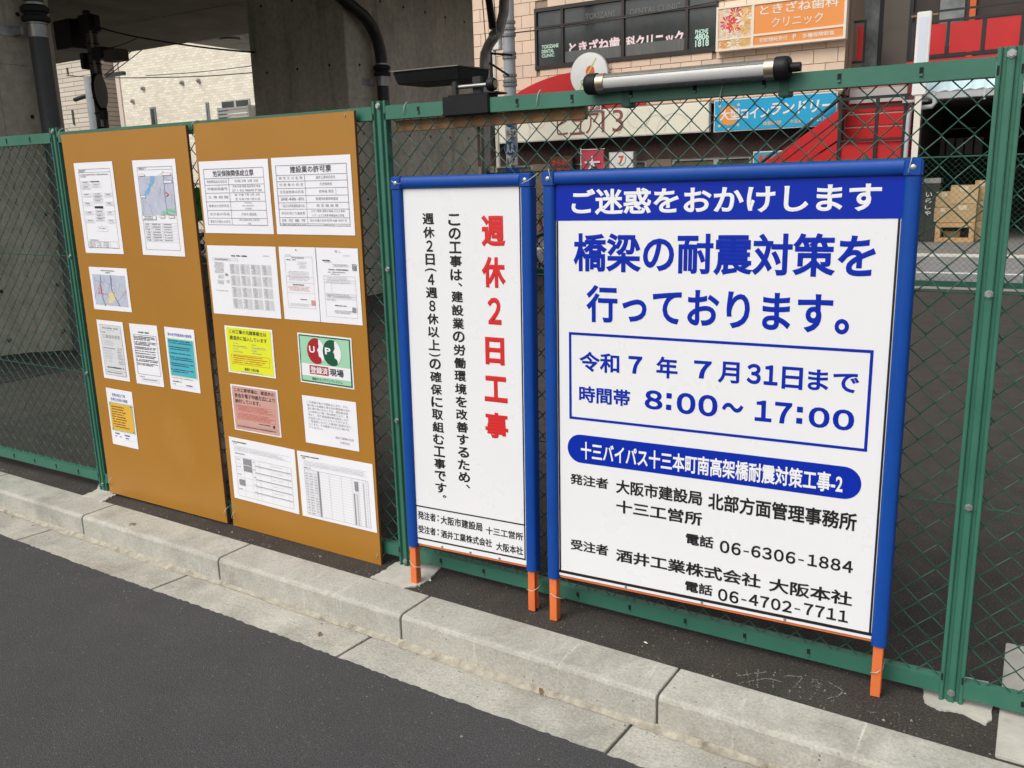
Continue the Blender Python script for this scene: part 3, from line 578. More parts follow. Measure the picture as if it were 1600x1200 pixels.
s = Sheet(B2, (358,681.4),(461,702.4),(468.4,803.5),(367,777), 'white schedule sheet with thick grey bars in its rows')
s.ln(.05,.28,.055,.02,INK).ln(.07,.13,.085,.016,INK); s.hl(.06,.93,.125,INKL).hl(.06,.93,.20,INKL); s.para(.07,.9,.14,.20,3,INKL); s.ln(.08,.24,.235,.02,INKG)
s.box(.08,.93,.30,.94,INKG,.0012)
for i in range(6): s.hl(.08,.93,.30+i*.107,INKL); (s.R(.38,.92,.385+i*.108,.395+i*.108,INKG,1) if i<5 else 0)
for x in (.08,.20,.33,.38,.45,.62,.87): s.vl(x,.30,.94,INKL)
for a in ((.20,.325,.31,.405),(.20,.325,.42,.51),(.115,.20,.66,.755)): s.R(*a,INKG,2)
for i in range(5): s.ln(.10,.16,.33+i*.12,.016).ln(.35,.38,.33+i*.12,.016).ln(.64,.8,.33+i*.107,.014,INKL)
s.done()
s = Sheet(B2, (465,703.6),(582.4,725),(589.6,832.6),(473,805), 'white schedule sheet with a fine grid and narrow dark columns')
s.ln(.05,.30,.055,.02,INK).ln(.07,.12,.085,.016,INK); s.hl(.06,.93,.125,INKL).hl(.06,.93,.20,INKL); s.para(.07,.9,.14,.20,3,INKL); s.ln(.08,.18,.225,.02,INKG)
s.box(.08,.93,.26,.95,INKG,.0012)
for i in range(16): s.hl(.08,.93,.30+i*.0405,INKL,.0008); s.ln(.095,.13,.31+i*.0405,.016,INKG); s.ln(.15,.20,.31+i*.0405,.016,INKG); s.ln(.22,.25,.31+i*.0405,.016,INKG)
for x in (.14,.21,.26,.42,.58,.72,.80,.86,.90): s.vl(x,.26,.95,INKL)
s.R(.265,.285,.26,.95,INKG,1); s.R(.755,.80,.30,.44,INKG,2); s.R(.735,.75,.48,.95,INKG,1); s.R(.77,.785,.48,.95,INKL,1); s.R(.86,.875,.30,.95,INKL,1); s.done()
# ================================================================ road-work signs
class Sign:
    def __init__(s, o, yaw, lean, roll, w_, h_, label, leg):
        s.F = frame(Vector(o), *[math.radians(a) for a in (yaw, lean, roll)]); s.w, s.h = w_, h_; s.I = s.F.inverted()
        s.o = s.F.translation.copy(); s.n = s.F.to_3x3().col[1].normalized()
        s.r = thing('construction_sign', label, 'sign', 'construction notices leaning on the fence', s.F)
        MB().box(.030, w_-.030, .002, .006, .014, h_-.02).build('board', SIGNW, s.r, bevel=.0008)
        # blue cushion covers: a rounded section down each side and over the top
        prof = [(.0,.026),(.0,.0),(.0025,-.007),(.008,-.0115),(.022,-.013),(.034,-.0115),(.040,-.006),(.043,.0015),(.043,.026)]
        for q in (0, 1):
            P = [(a if not q else w_-a, b) for a, b in prof]
            MB().prism(P, 'z', 0, h_-.047).build('side_cover', FBLUE, s.r, smooth=True)
            x0 = -.0008 if not q else w_-.0442
            MB().box(x0, x0+.045, -.0142, .027, h_-.0465, h_+.0008).build('corner_cap', FBLUE, s.r, smooth=True, bevel=.0045, seg=3)
            MB().lathe((x0+.0225, -.0138, h_-.023), (0,-1,0), [(0,.0075),(.0015,.0075),(.003,.005),(.0032,.001)], 14).build('screw', ZINC, s.r, smooth=True)
            xl = .007 if not q else w_-.035
            d = s.o + s.F.to_3x3() @ Vector((xl, 0, 0)); zz = -(d.z-leg)
            m = MB(); m.prism([(xl,-.006),(xl+.028,-.006),(xl+.028,-.003),(xl+.014,-.003),(xl+.014,.020),(xl+.028,.020),(xl+.028,.024),(xl,.024)] if q else [(xl,-.006),(xl+.028,-.006),(xl+.028,.026),(xl,.026)], 'z', zz, h_-.06)
            m.build('leg', ORANGE, s.r, bevel=.0015)
        P = [(b, s.h-a) for a, b in prof]
        MB().prism(P, 'x', .0445, w_-.0445).build('top_cover', FBLUE, s.r, smooth=True)
        for zc_ in (.004, h_*.5): MB().box(.036, w_-.036, .0065, .024, zc_, zc_+.026).build('crossbar', ORANGE, s.r, bevel=.001)
        for k in range(1, 4):
            MB().lathe((.03+(w_-.06)*(k/4), .0018, .020), (0,-1,0), [(0,.005),(.0015,.004),(.002,.001)], 12).build('rivet', ZINC, s.r, smooth=True)
        s.ly = .0018
    def uv(s, p): q = s.I @ hit(*p, s.o, s.n); return q.x, q.z
    def bx(s, a, b): (x0,z1),(x1,z0) = s.uv(a), s.uv(b); return min(x0,x1), max(x0,x1), min(z0,z1), max(z0,z1)
    def tx(s, t, a, b, m, bold=.012, lay=1, res=4): return text(t.translate(WIDE) if len(t) < 15 else t, s.bx(a, b), s.ly-.0007*lay, m, s.r, bold, res, stretch=(1.5 if len(t) < 4 else 1.28) if t[0] in '0134678' and len(t) > 1 else None)
    def rect(s, a, b, m, lay=0, name='print'): return MB().rect(*s.bx(a, b), s.ly-.0007*lay).build(name, m, s.r)
    def R(s, x0, x1, z0, z1, m, lay=0, name='print_line'): return MB().rect(x0,x1,z0,z1, s.ly-.0007*lay).build(name, m, s.r)
S = Sign((.469,-.13,.164), 2.35, 1.08, .06, 1.104, 1.387, 'large white and blue construction notice with telephone numbers leaning on the fence', .002)
def c6(x, y): return 840+x/2.553, 230+y/2.553
def c7(x, y): return 840+x/2.581, 640+y/2.581
_, _, hz0, _ = S.bx(c6(65,142), c6(66,293)); _, _, hz1, _ = S.bx(c6(1400,142), c6(1457,285)); hz0 = (hz0+hz1)/2
S.R(.031, S.w-.031, hz0, S.h-.021, SBLUE, 1, 'header_band')
S.tx('ご迷惑をおかけします', c6(135,168), c6(1368,259), SWHITE, .026, 2)
S.tx('橋梁の耐震対策を', c6(142,342), c6(1343,526), SBLUE, .026)
S.tx('行っております。', c6(193,548), c6(1240,752), SBLUE, .026)
x0, x1, z0, z1 = S.bx(c6(124,737), c7(1328,171)); t_ = .0085
for a in ((x0,x1,z1-t_,z1),(x0,x1,z0,z0+t_),(x0,x0+t_,z0+t_,z1-t_),(x1-t_,x1,z0+t_,z1-t_)): S.R(*a, SBLUE, 1)
for t, a, b in (('令和',(165,813),(325,906)),('7',(362,832),(416,906)),('年',(473,833),(557,926)),('7',(624,850),(692,926)),('月',(720,853),(803,946)),('31',(835,862),(956,953)),('日',(976,874),(1055,970)),('まで',(1080,884),(1280,984)),('時間帯',(165,951),(368,1036)),('8',(427,967),(497,1050)),('00',(555,977),(716,1078)),('〜',(735,1017),(820,1062)),('17',(868,1008),(1012,1106)),('00',(1083,1034),(1260,1134))):
    S.tx(t, c6(*a), c6(*b), SBLUE, .024 if t in ('時間帯','令和','年','月','日','まで') else .034)
for p in ((524,992),(522,1038),(1046,1047),(1043,1092)): x, z = S.uv(c6(*p)); S.R(x-.0085,x+.0085,z-.0085,z+.0085, SBLUE, 1, 'colon_dot')
x0, x1, z0, z1 = S.bx(c7(120,95), c7(1301,370)); rr = (z1-z0)/2; zc_ = (z0+z1)/2
m = MB(); m.poly([(x1-rr+rr*math.cos(math.radians(a)), S.ly-.0007, zc_+rr*math.sin(math.radians(a))) for a in range(-90,91,10)] + [(x0+rr+rr*math.cos(math.radians(a)), S.ly-.0007, zc_+rr*math.sin(math.radians(a))) for a in range(90,271,10)]); m.build('title_pill', SBLUE, S.r)
S.tx('十三バイパス十三本町南高架橋耐震対策工事-2', c7(174,127), c7(1228,342), SWHITE, .024, 2)
for t, a, b in (('発注者',(130,256),(284,323)),('大阪市建設局',(315,280),(662,390)),('北部方面管理事務所',(688,333),(1284,494)),('十三工営所',(317,362),(662,472)),('電話',(598,496),(708,562)),('受注者',(132,520),(284,592)),('酒井工業株式会社',(315,560),(898,724)),('大阪本社',(933,676),(1266,797)),('電話',(595,688),(704,754))):
    S.tx(t, c7(*a), c7(*b), SBLACK, .032 if t[0] == '0' else .026)
for x0_, y0_, k_, tok in ((735,526,.157,('06','6306','1884')),(728,720,.172,('06','4702','7711'))):
    f_ = 1.0 if y0_ < 600 else 522/535
    for t, xa_, xb_ in zip(tok, (0,127,355), (83,303,535)): S.tx(t, c7(x0_+xa_*f_, y0_+k_*xa_*f_), c7(x0_+xb_*f_, y0_+k_*xb_*f_+52), SBLACK, .026)
    for xa_, xb_ in ((95,116),(316,338)): S.rect(c7(x0_+xa_*f_, y0_+k_*xa_*f_+27), c7(x0_+xb_*f_, y0_+k_*xb_*f_+33), SBLACK, 1, 'hyphen')
bz = S.uv(c7(700,776))[1]
S.R(.031, S.w-.031, bz-.005, bz+.005, SBLACK, 1); S.R(.0445, .0505, bz, hz0, SBLACK, 1); S.R(S.w-.0505, S.w-.0445, bz, hz0, SBLACK, 1)
S = Sign((-.149,-.13,.16), 2.9, .92, -.22, .558, 1.392, 'narrow white construction notice with red vertical writing leaning on the fence', .002)
def d1_(x, y): return 600+x/5.715, 260+y/5.715
def d2_(x, y): return 600+x/5.715, 460+y/5.715
def d3_(x, y): return 600+x/4.285, 660+y/4.285
for ch, a, b in (('週',d1_(863,436),d1_(1083,720)),('休',d1_(868,804),d1_(1087,1088)),('2',d2_(920,25),d2_(1048,274)),('日',d2_(900,378),d2_(1076,638)),('工',d2_(893,722),d2_(1103,974)),('事',d2_(900,1046),d3_(832,118))):
    S.tx(ch, a, b, SRED, .04)
def column(chars, top, bot, wid, m, bold):
    # evenly pitched vertical writing between the tops of the first and the bottoms of the last full character
    (xa, za), (xb, zb_) = S.uv(top), S.uv(bot); n = sum(c[1] for c in chars); t = 0
    for c, adv in chars:
        z = za+(zb_-za)*t/n; pitch = (za-zb_)/n*adv; x = xa+(xb-xa)*t/n; t += adv
        if c in '（）': rot_text('(' if c == '（' else ')', (x-wid*.5, x+wid*.5, z-pitch*.80, z-pitch*.30), S.ly-.0007, m, S.r, bold)
        elif c == '、': text(c, (x+wid*.12, x+wid*.48, z-pitch*.55, z-pitch*.1), S.ly-.0007, m, S.r, bold, 4)
        elif c == '。': text(c, (x+wid*.12, x+wid*.44, z-pitch*.42, z-pitch*.08), S.ly-.0007, m, S.r, bold, 4)
        else:
            ww = wid*(.55 if c in '2489' else (.8 if c in '日' else 1)); text(c.translate(WIDE), (x-ww/2, x+ww/2, z-pitch*.91, z-pitch*.07), S.ly-.0007, m, S.r, bold, 4)
A2 = [(c, .62 if c in '、' else 1) for c in 'この工事は、建設業の労働環境を改善するため、']
A1 = [(c, .5 if c in '（）' else (.62 if c in '。' else 1)) for c in '週休2日（4週8休以上）の確保に取組む工事です。']
column(A2, d1_(622,415), d3_(540,460), .0490, SBLACK, .027)
column(A1, d1_(390,408), d3_(385,530), .0490, SBLACK, .027)
for t, a, b in (('発注者',d3_(224,590),d3_(346,668)),('大阪市建設局',d3_(376,622),d3_(658,733)),('十三工営所',d3_(680,695),d3_(930,795)),('受注者',d3_(226,685),d3_(346,760)),('酒井工業株式会社',d3_(378,718),d3_(722,840)),('大阪本社',d3_(748,800),d3_(930,893))):
    S.tx(t, a, b, SBLACK, .022)
for p in ((361,628),(361,656),(361,722),(361,750)): x, z = S.uv(d3_(*p)); S.R(x-.003,x+.003,z-.003,z+.003, SBLACK, 1, 'colon_dot')
zt = S.uv(d3_(575,622))[1]; zb_ = S.uv(d3_(580,845))[1]; xl = S.uv(d3_(212,650))[0]; xr = S.uv(d3_(946,800))[0]
for a in ((xl,xr,zt-.0025,zt+.0025),(xl,xr,zb_-.003,zb_+.003),(xl,xl+.005,zb_,S.h-.02),(xr-.005,xr,zb_,S.h-.02)): S.R(*a, SBLACK, 1)
# ================================================================ things on the top rail
top = 1.797
bt = MB().box(-.21, .56, .012, .034, 1.712, 1.752).build('timber_batten', WOOD, bevel=.002); tag(bt, 'brown timber batten fixed behind the top rail', 'batten')
# tube work lamp
A, Bq = at(921,132,1,-.057), at(1229,106,1,-.057)
ax = (Bq-A).normalized(); L = (Bq-A).length
lamp = thing('tube_lamp', 'white tubular work lamp with black end caps lying on the top rail', 'lamp', mat=T(*A))
rl = .0275
MB().lathe(ax*.045, ax, [(0,rl*.93),(L-.09,rl*.93)], 28).build('diffuser', DIFF, lamp, smooth=True)
up = (Vector((0,.06,1)) - ax*ax.dot(Vector((0,.06,1)))).normalized(); sidev = ax.cross(up)
m = MB(); n = 14
for t in (.04, L-.04):
    for k in range(n+1):
        a = math.radians(-62+124*k/n); m.v.append(tuple(ax*t+(up*math.cos(a)+sidev*math.sin(a))*rl*.99))
m.f = [(k,k+1,n+1+k+1,n+1+k) for k in range(n)]; m.build('reflector_back', LAMPBODY, lamp, smooth=True)
m = MB(); lo = -up; 
for t in (.04, L-.04):
    for k in range(7):
        a = math.radians(-48+96*k/6); m.v.append(tuple(ax*t+(lo*math.cos(a)+sidev*math.sin(a))*rl*.99))
m.f = [(k,k+1,7+k+1,7+k) for k in range(6)]; m.build('lower_grey_band', LAMPBODY, lamp, smooth=True)  # grey band along the underside of the tube
for t0, d in ((0,1),(L,-1)):
    MB().lathe(ax*(t0+d*.0), ax*d, [(-.012,rl*.55),(-.010,rl*.95),(-.004,rl*1.12),(.004,rl*1.16),(.028,rl*1.16),(.030,rl*1.08)], 28).build('end_cap', BLACKP, lamp, smooth=True)
    MB().lathe(ax*(t0+d*.030), ax*d, [(0,rl*1.06),(.026,rl*1.06)], 28).build('brass_band', BRASS, lamp, smooth=True)
MB().lathe(ax*(L+.008), ax, [(0,rl*.5),(.03,rl*.45)], 14).build('cable_gland', BLACKP, lamp, smooth=True)
CLIP = mat('green_plastic_clip', (.004,.085,.06), .45)
for px_ in ((976,150),(1224,140)):
    c = at(*px_, 1, -.034)-A; MB().box(c.x-.016,c.x+.016,.028,.075,top-.062+sl(c.x+A.x)-A.z,top+.003+sl(c.x+A.x)-A.z).build('clip', CLIP, lamp, bevel=.003)
# flood light on a clamp
c0 = at(727,165,1,-.03); c0.y = 0; c0.z = top
fl = thing('floodlight', 'black floodlight panel on a clamp gripping the top rail', 'floodlight', mat=T(c0.x, -.01, top+sl(c0.x)))
wl, wr = at(691,165,1,-.035).x-c0.x, at(763,160,1,-.035).x-c0.x
MB().box(wl, wr, -.026, .04, -.052, .012).build('clamp', BLACKP, fl, bevel=.003)
MB().box(wl, wr, -.03, -.026, -.05, -.044).box(wl+.02, wr+.03, -.02, .05, .012, .017).build('clamp_lip', BLACKP, fl, bevel=.001)
def lp(x, y, yy): q = at(x, y, 1, yy); return Vector((q.x-c0.x, yy+.01, q.z-top-sl(c0.x)))
b1 = lp(711,150,-.01); b2 = lp(744,146,.02)
MB().box(b1.x-.009,b1.x+.009,-.005,.012,.012,.062).build('bracket_arm', BLACKM, fl, bevel=.002)
MB().box(b2.x-.008,b2.x+.026,.02,.04,.012,.075).build('bracket_arm', BLACKM, fl, bevel=.002)
k1, k2 = lp(709,137,.0), lp(764,132,.0)
MB().tube([k1, k2], .007, 12).build('pivot_bar', STEEL, fl, smooth=True)
kd = (k2-k1).normalized()
MB().lathe(k2, kd, [(-.004,.012),(0,.021),(.016,.023),(.024,.019),(.025,.004)], 12).build('knob', BLACKP, fl, smooth=True)
MB().lathe(k2+kd*.0245, kd, [(0,.013),(.002,.013)], 14).build('knob_insert', BRASS, fl)
# panel: a shallow tray, seen from below its near long edge
e0, e1 = lp(613,113,-.02), lp(716,103,-.02); dx = (e1-e0); 
X = dx.normalized(); Yv = Vector((.12,1,.02)); Yv = (Yv - X*Yv.dot(X)).normalized(); Zv = X.cross(Yv)
Lp = dx.length; m = MB()
hgt = .043
V0 = []
for (sx, sy, zz) in ((0,0,0),(1,0,0),(1,1,0),(0,1,0)): V0.append(e0+X*(Lp*sx)+Yv*(.20*sy))
V1 = []
for (sx, sy) in ((.035,.06),(.985,.06),(.985,.94),(.035,.94)): V1.append(e0+X*(Lp*sx)+Yv*(.20*sy)-Zv*hgt)
m.add(V0+V1, [(0,1,2,3),(7,6,5,4),(0,4,5,1),(1,5,6,2),(2,6,7,3),(3,7,4,0)]); m.build('lamp_tray', BLACKP, fl, bevel=.003)
m = MB(); V2 = [e0+X*(Lp*a)+Yv*(.2*b)+Zv*.0005 for a,b in ((-.008,-.02),(1.008,-.02),(1.008,1.02),(-.008,1.02))]; m.add(V2+[v+Zv*.004 for v in V2], [(3,2,1,0),(4,5,6,7),(0,1,5,4),(1,2,6,5),(2,3,7,6),(3,0,4,7)]); m.build('lid', mat('grey_lid', (.16,.155,.13), .5, .3, noise=.3, scale=30), fl)
# tie wires
tcount = 0
def tie(pts, label):
    P = [Vector(p) for p in pts]
    tag(MB().tube(P, .0013, 6).build('tie_wire', TIE, smooth='all'), label, 'tie wire', 'tie wires on boards and signs')
def loop(c, rx, rz, y0, y1, label, tilt=.0, n=18):
    P = []
    for k in range(n+1):
        a = math.radians(-200+340*k/n); P.append((c.x+rx*math.cos(a)*.25+tilt*math.sin(a), (y0+y1)/2-(y1-y0)/2*math.cos(a), c.z+rz*math.sin(a)))
    tie(P, label)
for px_, y0, rz, lab in (((96,211),-.05,.03,'tie wire at the upper corner of the board near the left post'),((284,201),-.05,.02,'tie wire over the rail at the upper corner beside the board gap'),((305,196),-.052,.02,'tie wire at the upper inner corner of the crowded notice board'),((545,182),-.058,.022,'tie wire at the upper corner of the crowded board near the ribbed post'),((630,171),-.034,.026,'tie wire looped over the rail left of the floodlight'),((838,155),-.034,.03,'tie wire looped over the rail between floodlight and tube lamp'),((1124,146),-.034,.03,'tie wire hanging from the rail under the tube lamp')):
    loop(at(*px_,1,-.03), .02, rz, y0, .018, lab, .006)
for px_, lab in (((352,800),'tie wire at the lower corner beside the board gap'),((172,752),'tie wire at the lower corner of the board near the left post'),((590,868),'tie wire at the lower corner of the crowded board'),((364,805),'tie wire at the lower inner corner of the crowded board')):
    loop(at(*px_,1,-.05), .02, .024, -.062, .015, lab, .008)
for a, b, lab in (((612,283),(625,287),'tie wire round the upper left corner of the narrow sign'),((815,287),(840,271),'tie wire round the upper right corner of the narrow sign'),((857,264),(863,284),'tie wire round the upper left corner of the large sign'),((1425,246),(1419,270),'tie wire round the upper right corner of the large sign')):
    p, q = at(*a,1,-.135), at(*b,1,-.125); mid = (p+q)/2; mid.y -= .004; mid.z -= .004
    e = at(*a,1,-.02); tie([e, p, mid, q, at(b[0]+2,b[1]-3,1,-.02)] if a[0] < 700 or a[0] > 850 else [at(*b,1,-.01), q, mid, p], lab)
for pts_, lab in (([(640,876),(648,886),(662,886),(672,880)],'tie wire round the left leg of the narrow sign'),([(824,921),(832,924),(840,919),(846,912)],'tie wire round the right leg of the narrow sign'),([(860,927),(868,933),(878,935),(884,934)],'tie wire round the left leg of the large sign'),([(1360,1051),(1370,1051),(1379,1045),(1382,1034)],'tie wire round the right leg of the large sign')):
    yy = [-.142,-.148,-.135,-.02] if pts_[0][0] < 1300 else [-.098,-.102,-.085,-.02]
    tie([at(*p,1,y) for p, y in zip(pts_, yy)], lab)
# litter and chalk
rl_ = random.Random(5); LIT = mat('litter_white', (.7,.68,.62), .8)
for px_, sz, lab in (((227,946),.012,'small white scrap of litter on the road near the gutter'),((911,1186),.012,'thin white scrap on the road edge beside the gutter joint'),((672,906),.010,'white scrap on the asphalt beside the narrow sign leg'),((1009,1004),.007,'pale pebble on the asphalt below the large sign')):
    q = at(*px_, 2, .004 if px_[1] < 940 or px_[0] == 1009 else -.105); an = rl_.uniform(0,3)
    m = MB(); K = 7; m.v = [(sz*(1.3*math.cos(2*math.pi*k/K)*math.cos(an)-.5*math.sin(2*math.pi*k/K)*math.sin(an)), sz*(1.3*math.cos(2*math.pi*k/K)*math.sin(an)+.5*math.sin(2*math.pi*k/K)*math.cos(an)), 0) for k in range(K)] + [(0,0,.004)]
    m.f = [(k,(k+1)%K,K) for k in range(K)]; o = m.build('litter_scrap', LIT); o.location = (q.x,q.y,q.z); tag(o, lab, 'litter')
CH = mat('chalk_mark', (.26,.25,.23), .95, noise=.4, scale=200)
m = MB(); rc = random.Random(3)
def chalk(pts_):
    for (xa,ya),(xb,yb) in zip(pts_, pts_[1:]):
        n = max(2, int(math.hypot(xb-xa,yb-ya)/1.1))
        for k in range(n):
            if rc.random() < .42: continue
            q = at(xa+(xb-xa)*k/n+rc.uniform(-.8,.8), ya+(yb-ya)*k/n+rc.uniform(-.6,.6), 2, .001); r0 = rc.uniform(.0012,.0032)
            m.add([(q.x+r0*math.cos(a+rc.uniform(-.4,.4)), q.y+r0*math.sin(a), .0022) for a in (0,1.3,2.6,3.9,5.2)], [(0,1,2,3,4)])
for st in ([(1152,1056),(1200,1050)],[(1165,1046),(1172,1072)],[(1185,1044),(1183,1072)],[(1155,1068),(1200,1060)],[(1200,1060),(1222,1066)],[(1209,1054),(1208,1076)],[(1226,1056),(1255,1058),(1232,1083)],[(1268,1066),(1275,1062),(1280,1070),(1270,1074),(1268,1066)],[(1285,1068),(1265,1094)],[(1295,1066),(1318,1080),(1310,1088),(1290,1092)]): chalk(st)
tag(m.build('chalk_marks', CH), 'faint white chalk scribble on the asphalt below the large sign', 'chalk marks', kind='stuff')

# grit and small stones along the kerb, gutter and strip
m = MB(); rg = random.Random(17)
for k in range(900):
    s_ = rg.uniform(-4.5, 2.4); u_ = rg.random()
    if u_ < .45: t_, z_ = -abs(rg.gauss(0, .018))-.003, -.1105
    elif u_ < .6: t_, z_ = -.21-abs(rg.gauss(0,.10)), -.1005
    elif u_ < .8: t_, z_ = .19+abs(rg.gauss(0,.03)), 0
    else: t_, z_ = rg.uniform(.19,.42), 0
    r0 = rg.uniform(.0010,.0034) if rg.random() > .06 else rg.uniform(.004,.007); x, y = kp(s_, t_); a0 = rg.uniform(0,6)
    V = [(x+r0*rg.uniform(.7,1.3)*math.cos(a0+i*1.57), y+r0*rg.uniform(.7,1.3)*math.sin(a0+i*1.57), z_) for i in range(4)] + [(x,y,z_+r0*rg.uniform(.6,1.2))]
    m.add(V, [(0,1,4),(1,2,4),(2,3,4),(3,0,4)])
tag(m.build('grit', mat('grit_stone', (.26,.235,.19), .9, noise=.6, scale=60)), 'scattered grit and small stones along the kerb', 'grit', kind='stuff')
# dry leaves caught along the gutter
LF = mat('dry_leaf', (.20,.105,.045), .85, noise=.3, scale=80)
for k, (px_, lab) in enumerate((((845,1081),'curled brown leaf scraps caught at the foot of the kerb'),((500,992),'small brown leaf lying by the kerb joint'),((207,820),'tan leaf fragment resting on the kerb top'))):
    q = at(*px_, 2, -.105 if k < 2 else .004); m = MB(); rz = rg.uniform(0,3); L_ = .016 if k else .022
    for i in range(6):
        u_ = i/5; wd = .0065*math.sin(math.pi*(.08+.86*u_)); zz = .002+.004*math.sin(u_*3)
        for sg in (-1,1): xx, yy = (u_-.5)*L_*2, sg*wd; m.v.append((xx*math.cos(rz)-yy*math.sin(rz), xx*math.sin(rz)+yy*math.cos(rz), zz+.002*abs(sg)*(sg>0)))
    m.f = [(2*i,2*i+2,2*i+3,2*i+1) for i in range(5)]; o = m.build('dry_leaf', LF, smooth='all'); o.location = q; tag(o, lab, 'leaf')
# ================================================================ street beyond
FYB = 18.0
def fa(p, y=FYB): q = at(p[0], p[1], 1, y); return q.x, q.z
def fbox(a, b, y=FYB): (x0,z1),(x1,z0) = fa(a,y), fa(b,y); return x0, x1, z0, z1
TILE = mat('beige_wall_tile', (.74,.56,.42), .6, noise=.05, scale=2, rand=.06); GROUT = mat('tile_grout', (.34,.25,.18), .9)
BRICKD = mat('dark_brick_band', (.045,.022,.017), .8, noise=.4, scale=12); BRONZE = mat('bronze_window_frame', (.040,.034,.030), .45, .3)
GLASS = mat('dark_window_glass', (.035,.040,.040), .06, noise=.5, scale=.9, spec=.6, col2=(.075,.085,.085)); CREAM = mat('cream_signboard', (.80,.78,.64), .45, noise=.03, scale=1.5)
REDP = mat('red_painted_panel', (.50,.012,.014), .4, noise=.08, scale=1.5); REDD = mat('red_sign_arch', (.52,.014,.018), .5, noise=.06, scale=1)
WALLD = mat('brown_shop_wall', (.20,.15,.11), .8, noise=.25, scale=1.5); WHITEP = mat('white_paint', (.74,.74,.72), .5, noise=.05, scale=3); GREYP = mat('grey_pvc', (.45,.47,.49), .5)  # WALLD: plain brown wall colour with random mottling
bA = thing('shop_building', 'beige tiled shop building with a dark window band above the shop signs', 'building')
XR = -2.16; XL = -12.4; WX0, WX1, WZ0, WZ1 = -9.72, -4.98, 4.36, 5.78
# wall core with a recess for the window band
wl_ = MB().box(XL, XR, FYB+.35, FYB+9, 3.2, 9.5).box(XL, WX0, FYB+.02, FYB+.4, 3.2, 9.5).box(WX1, XR, FYB+.02, FYB+.4, 3.2, 9.5).box(WX0, WX1, FYB+.02, FYB+.4, 3.2, WZ0).box(WX0, WX1, FYB+.02, FYB+.4, WZ1, 9.5).build('wall', GROUT, bA)
TW, TH = .505, .302; tms = {}
z = 3.26; row_ = 0
while z < 9.4:
    x = XL - (row_ % 2)*TW/2
    while x < XR:
        x0, x1 = max(x+.006, XL), min(x+TW-.006, XR); z0, z1 = z+.006, z+TH-.006
        if z0 < WZ1 and z1 > WZ0 and x1 > WX0 and x0 < WX1:
            if x0 < WX0-.04: x1 = min(x1, WX0)
            elif x1 > WX1+.04: x0 = max(x0, WX1)
            elif z0 < WZ0-.03: z1 = min(z1, WZ0)
            elif z1 > WZ1+.03: z0 = max(z0, WZ1)
            else: x += TW; continue
        if x1-x0 > .03:
            k = (round(x1-x0,3), round(z1-z0,3))
            if k not in tms: tms[k] = MB().box(0, k[0], -.012, .03, 0, k[1]).mesh('tile', TILE, bevel=.003, seg=1)
            o = link('tile', tms[k], wl_); o.location = (x0, FYB, z0)
        x += TW
    z += TH; row_ += 1
# window band: frame, mullions, transom, panes, window lettering
mx = [(fa((a,80))[0]+fa((b,80))[0])/2 for a, b in ((876,882),(971,976),(1069,1076))]
xs = [WX0]+mx+[WX1]
wf = MB(); wf.box(WX0-.03,WX1+.03,FYB-.03,FYB+.1,WZ1-.07,WZ1+.02).box(WX0-.03,WX1+.03,FYB-.04,FYB+.1,WZ0-.03,WZ0+.07)
for i, x in enumerate(xs): wf.box(x-(.035 if 0<i<4 else .03), x+(.035 if 0<i<4 else .03), FYB-.025, FYB+.1, WZ0+.07, WZ1-.07)
ZT = 5.32
for i in range(4): wf.box(xs[i]+.035, xs[i+1]-.035, FYB-.02, FYB+.08, ZT, ZT+.045)
win = wf.build('window', BRONZE, bA)
for i in range(4):
    for z0, z1 in ((WZ0+.07, ZT),(ZT+.045, WZ1-.07)): MB().box(xs[i]+.035, xs[i+1]-.035, FYB+.03, FYB+.04, z0, z1).build('pane', GLASS, win)
CURT = mat('pale_curtain', (.13,.135,.13), .9, noise=.2, scale=5, stretch=(6,1,.2))
for i in range(1,3): MB().box(xs[i]+.06, xs[i+1]-.06, FYB+.018, FYB+.022, WZ0+.08, WZ0+.34).build('blind', CURT, win)
PINK = mat('vinyl_pink', (.78,.42,.46), .5); WV = mat('vinyl_white', (.82,.78,.78), .5); MINT = mat('vinyl_mint', (.55,.78,.66), .5)
def d3(x, y): return 800+x/4, y/4
def wtx(t, a, b, m, bold, dy=.0, y=FYB+.024): return text(t, fbox(d3(*a), d3(*b)), y-dy, m, win, bold, 3)
for t, a, b in (('ときざね歯',(352,262),(672,306)),('科クリニック',(708,228),(1070,272))):
    wtx(t, a, b, PINK, .05); wtx(t, (a[0]+4,a[1]+3), (b[0]-4,b[1]-3), WV, .012, .003)
for t, a, b in (('PHONE',(1143,186),(1224,204)),('4806',(1140,212),(1228,244)),('1818',(1143,252),(1228,286)),('TOKIZANE',(183,283),(288,294)),('DENTAL',(183,312),(260,326)),('CLINIC',(183,340),(262,352))): wtx(t, a, b, MINT, .03)
GV = mat('vinyl_grey', (.13,.135,.13), .5)
for t, a, b in (('TOKIZANE',(455,92),(645,92)),('DENTAL CLINIC',(735,62),(1050,50))): 
    x0,x1,z0,z1 = fbox(d3(a[0],a[1]-14), d3(b[0],b[1]+14)); text(t, (x0,x1,(z0+z1)/2-.07,(z0+z1)/2+.07), FYB+.024, GV, win, .02, 3)
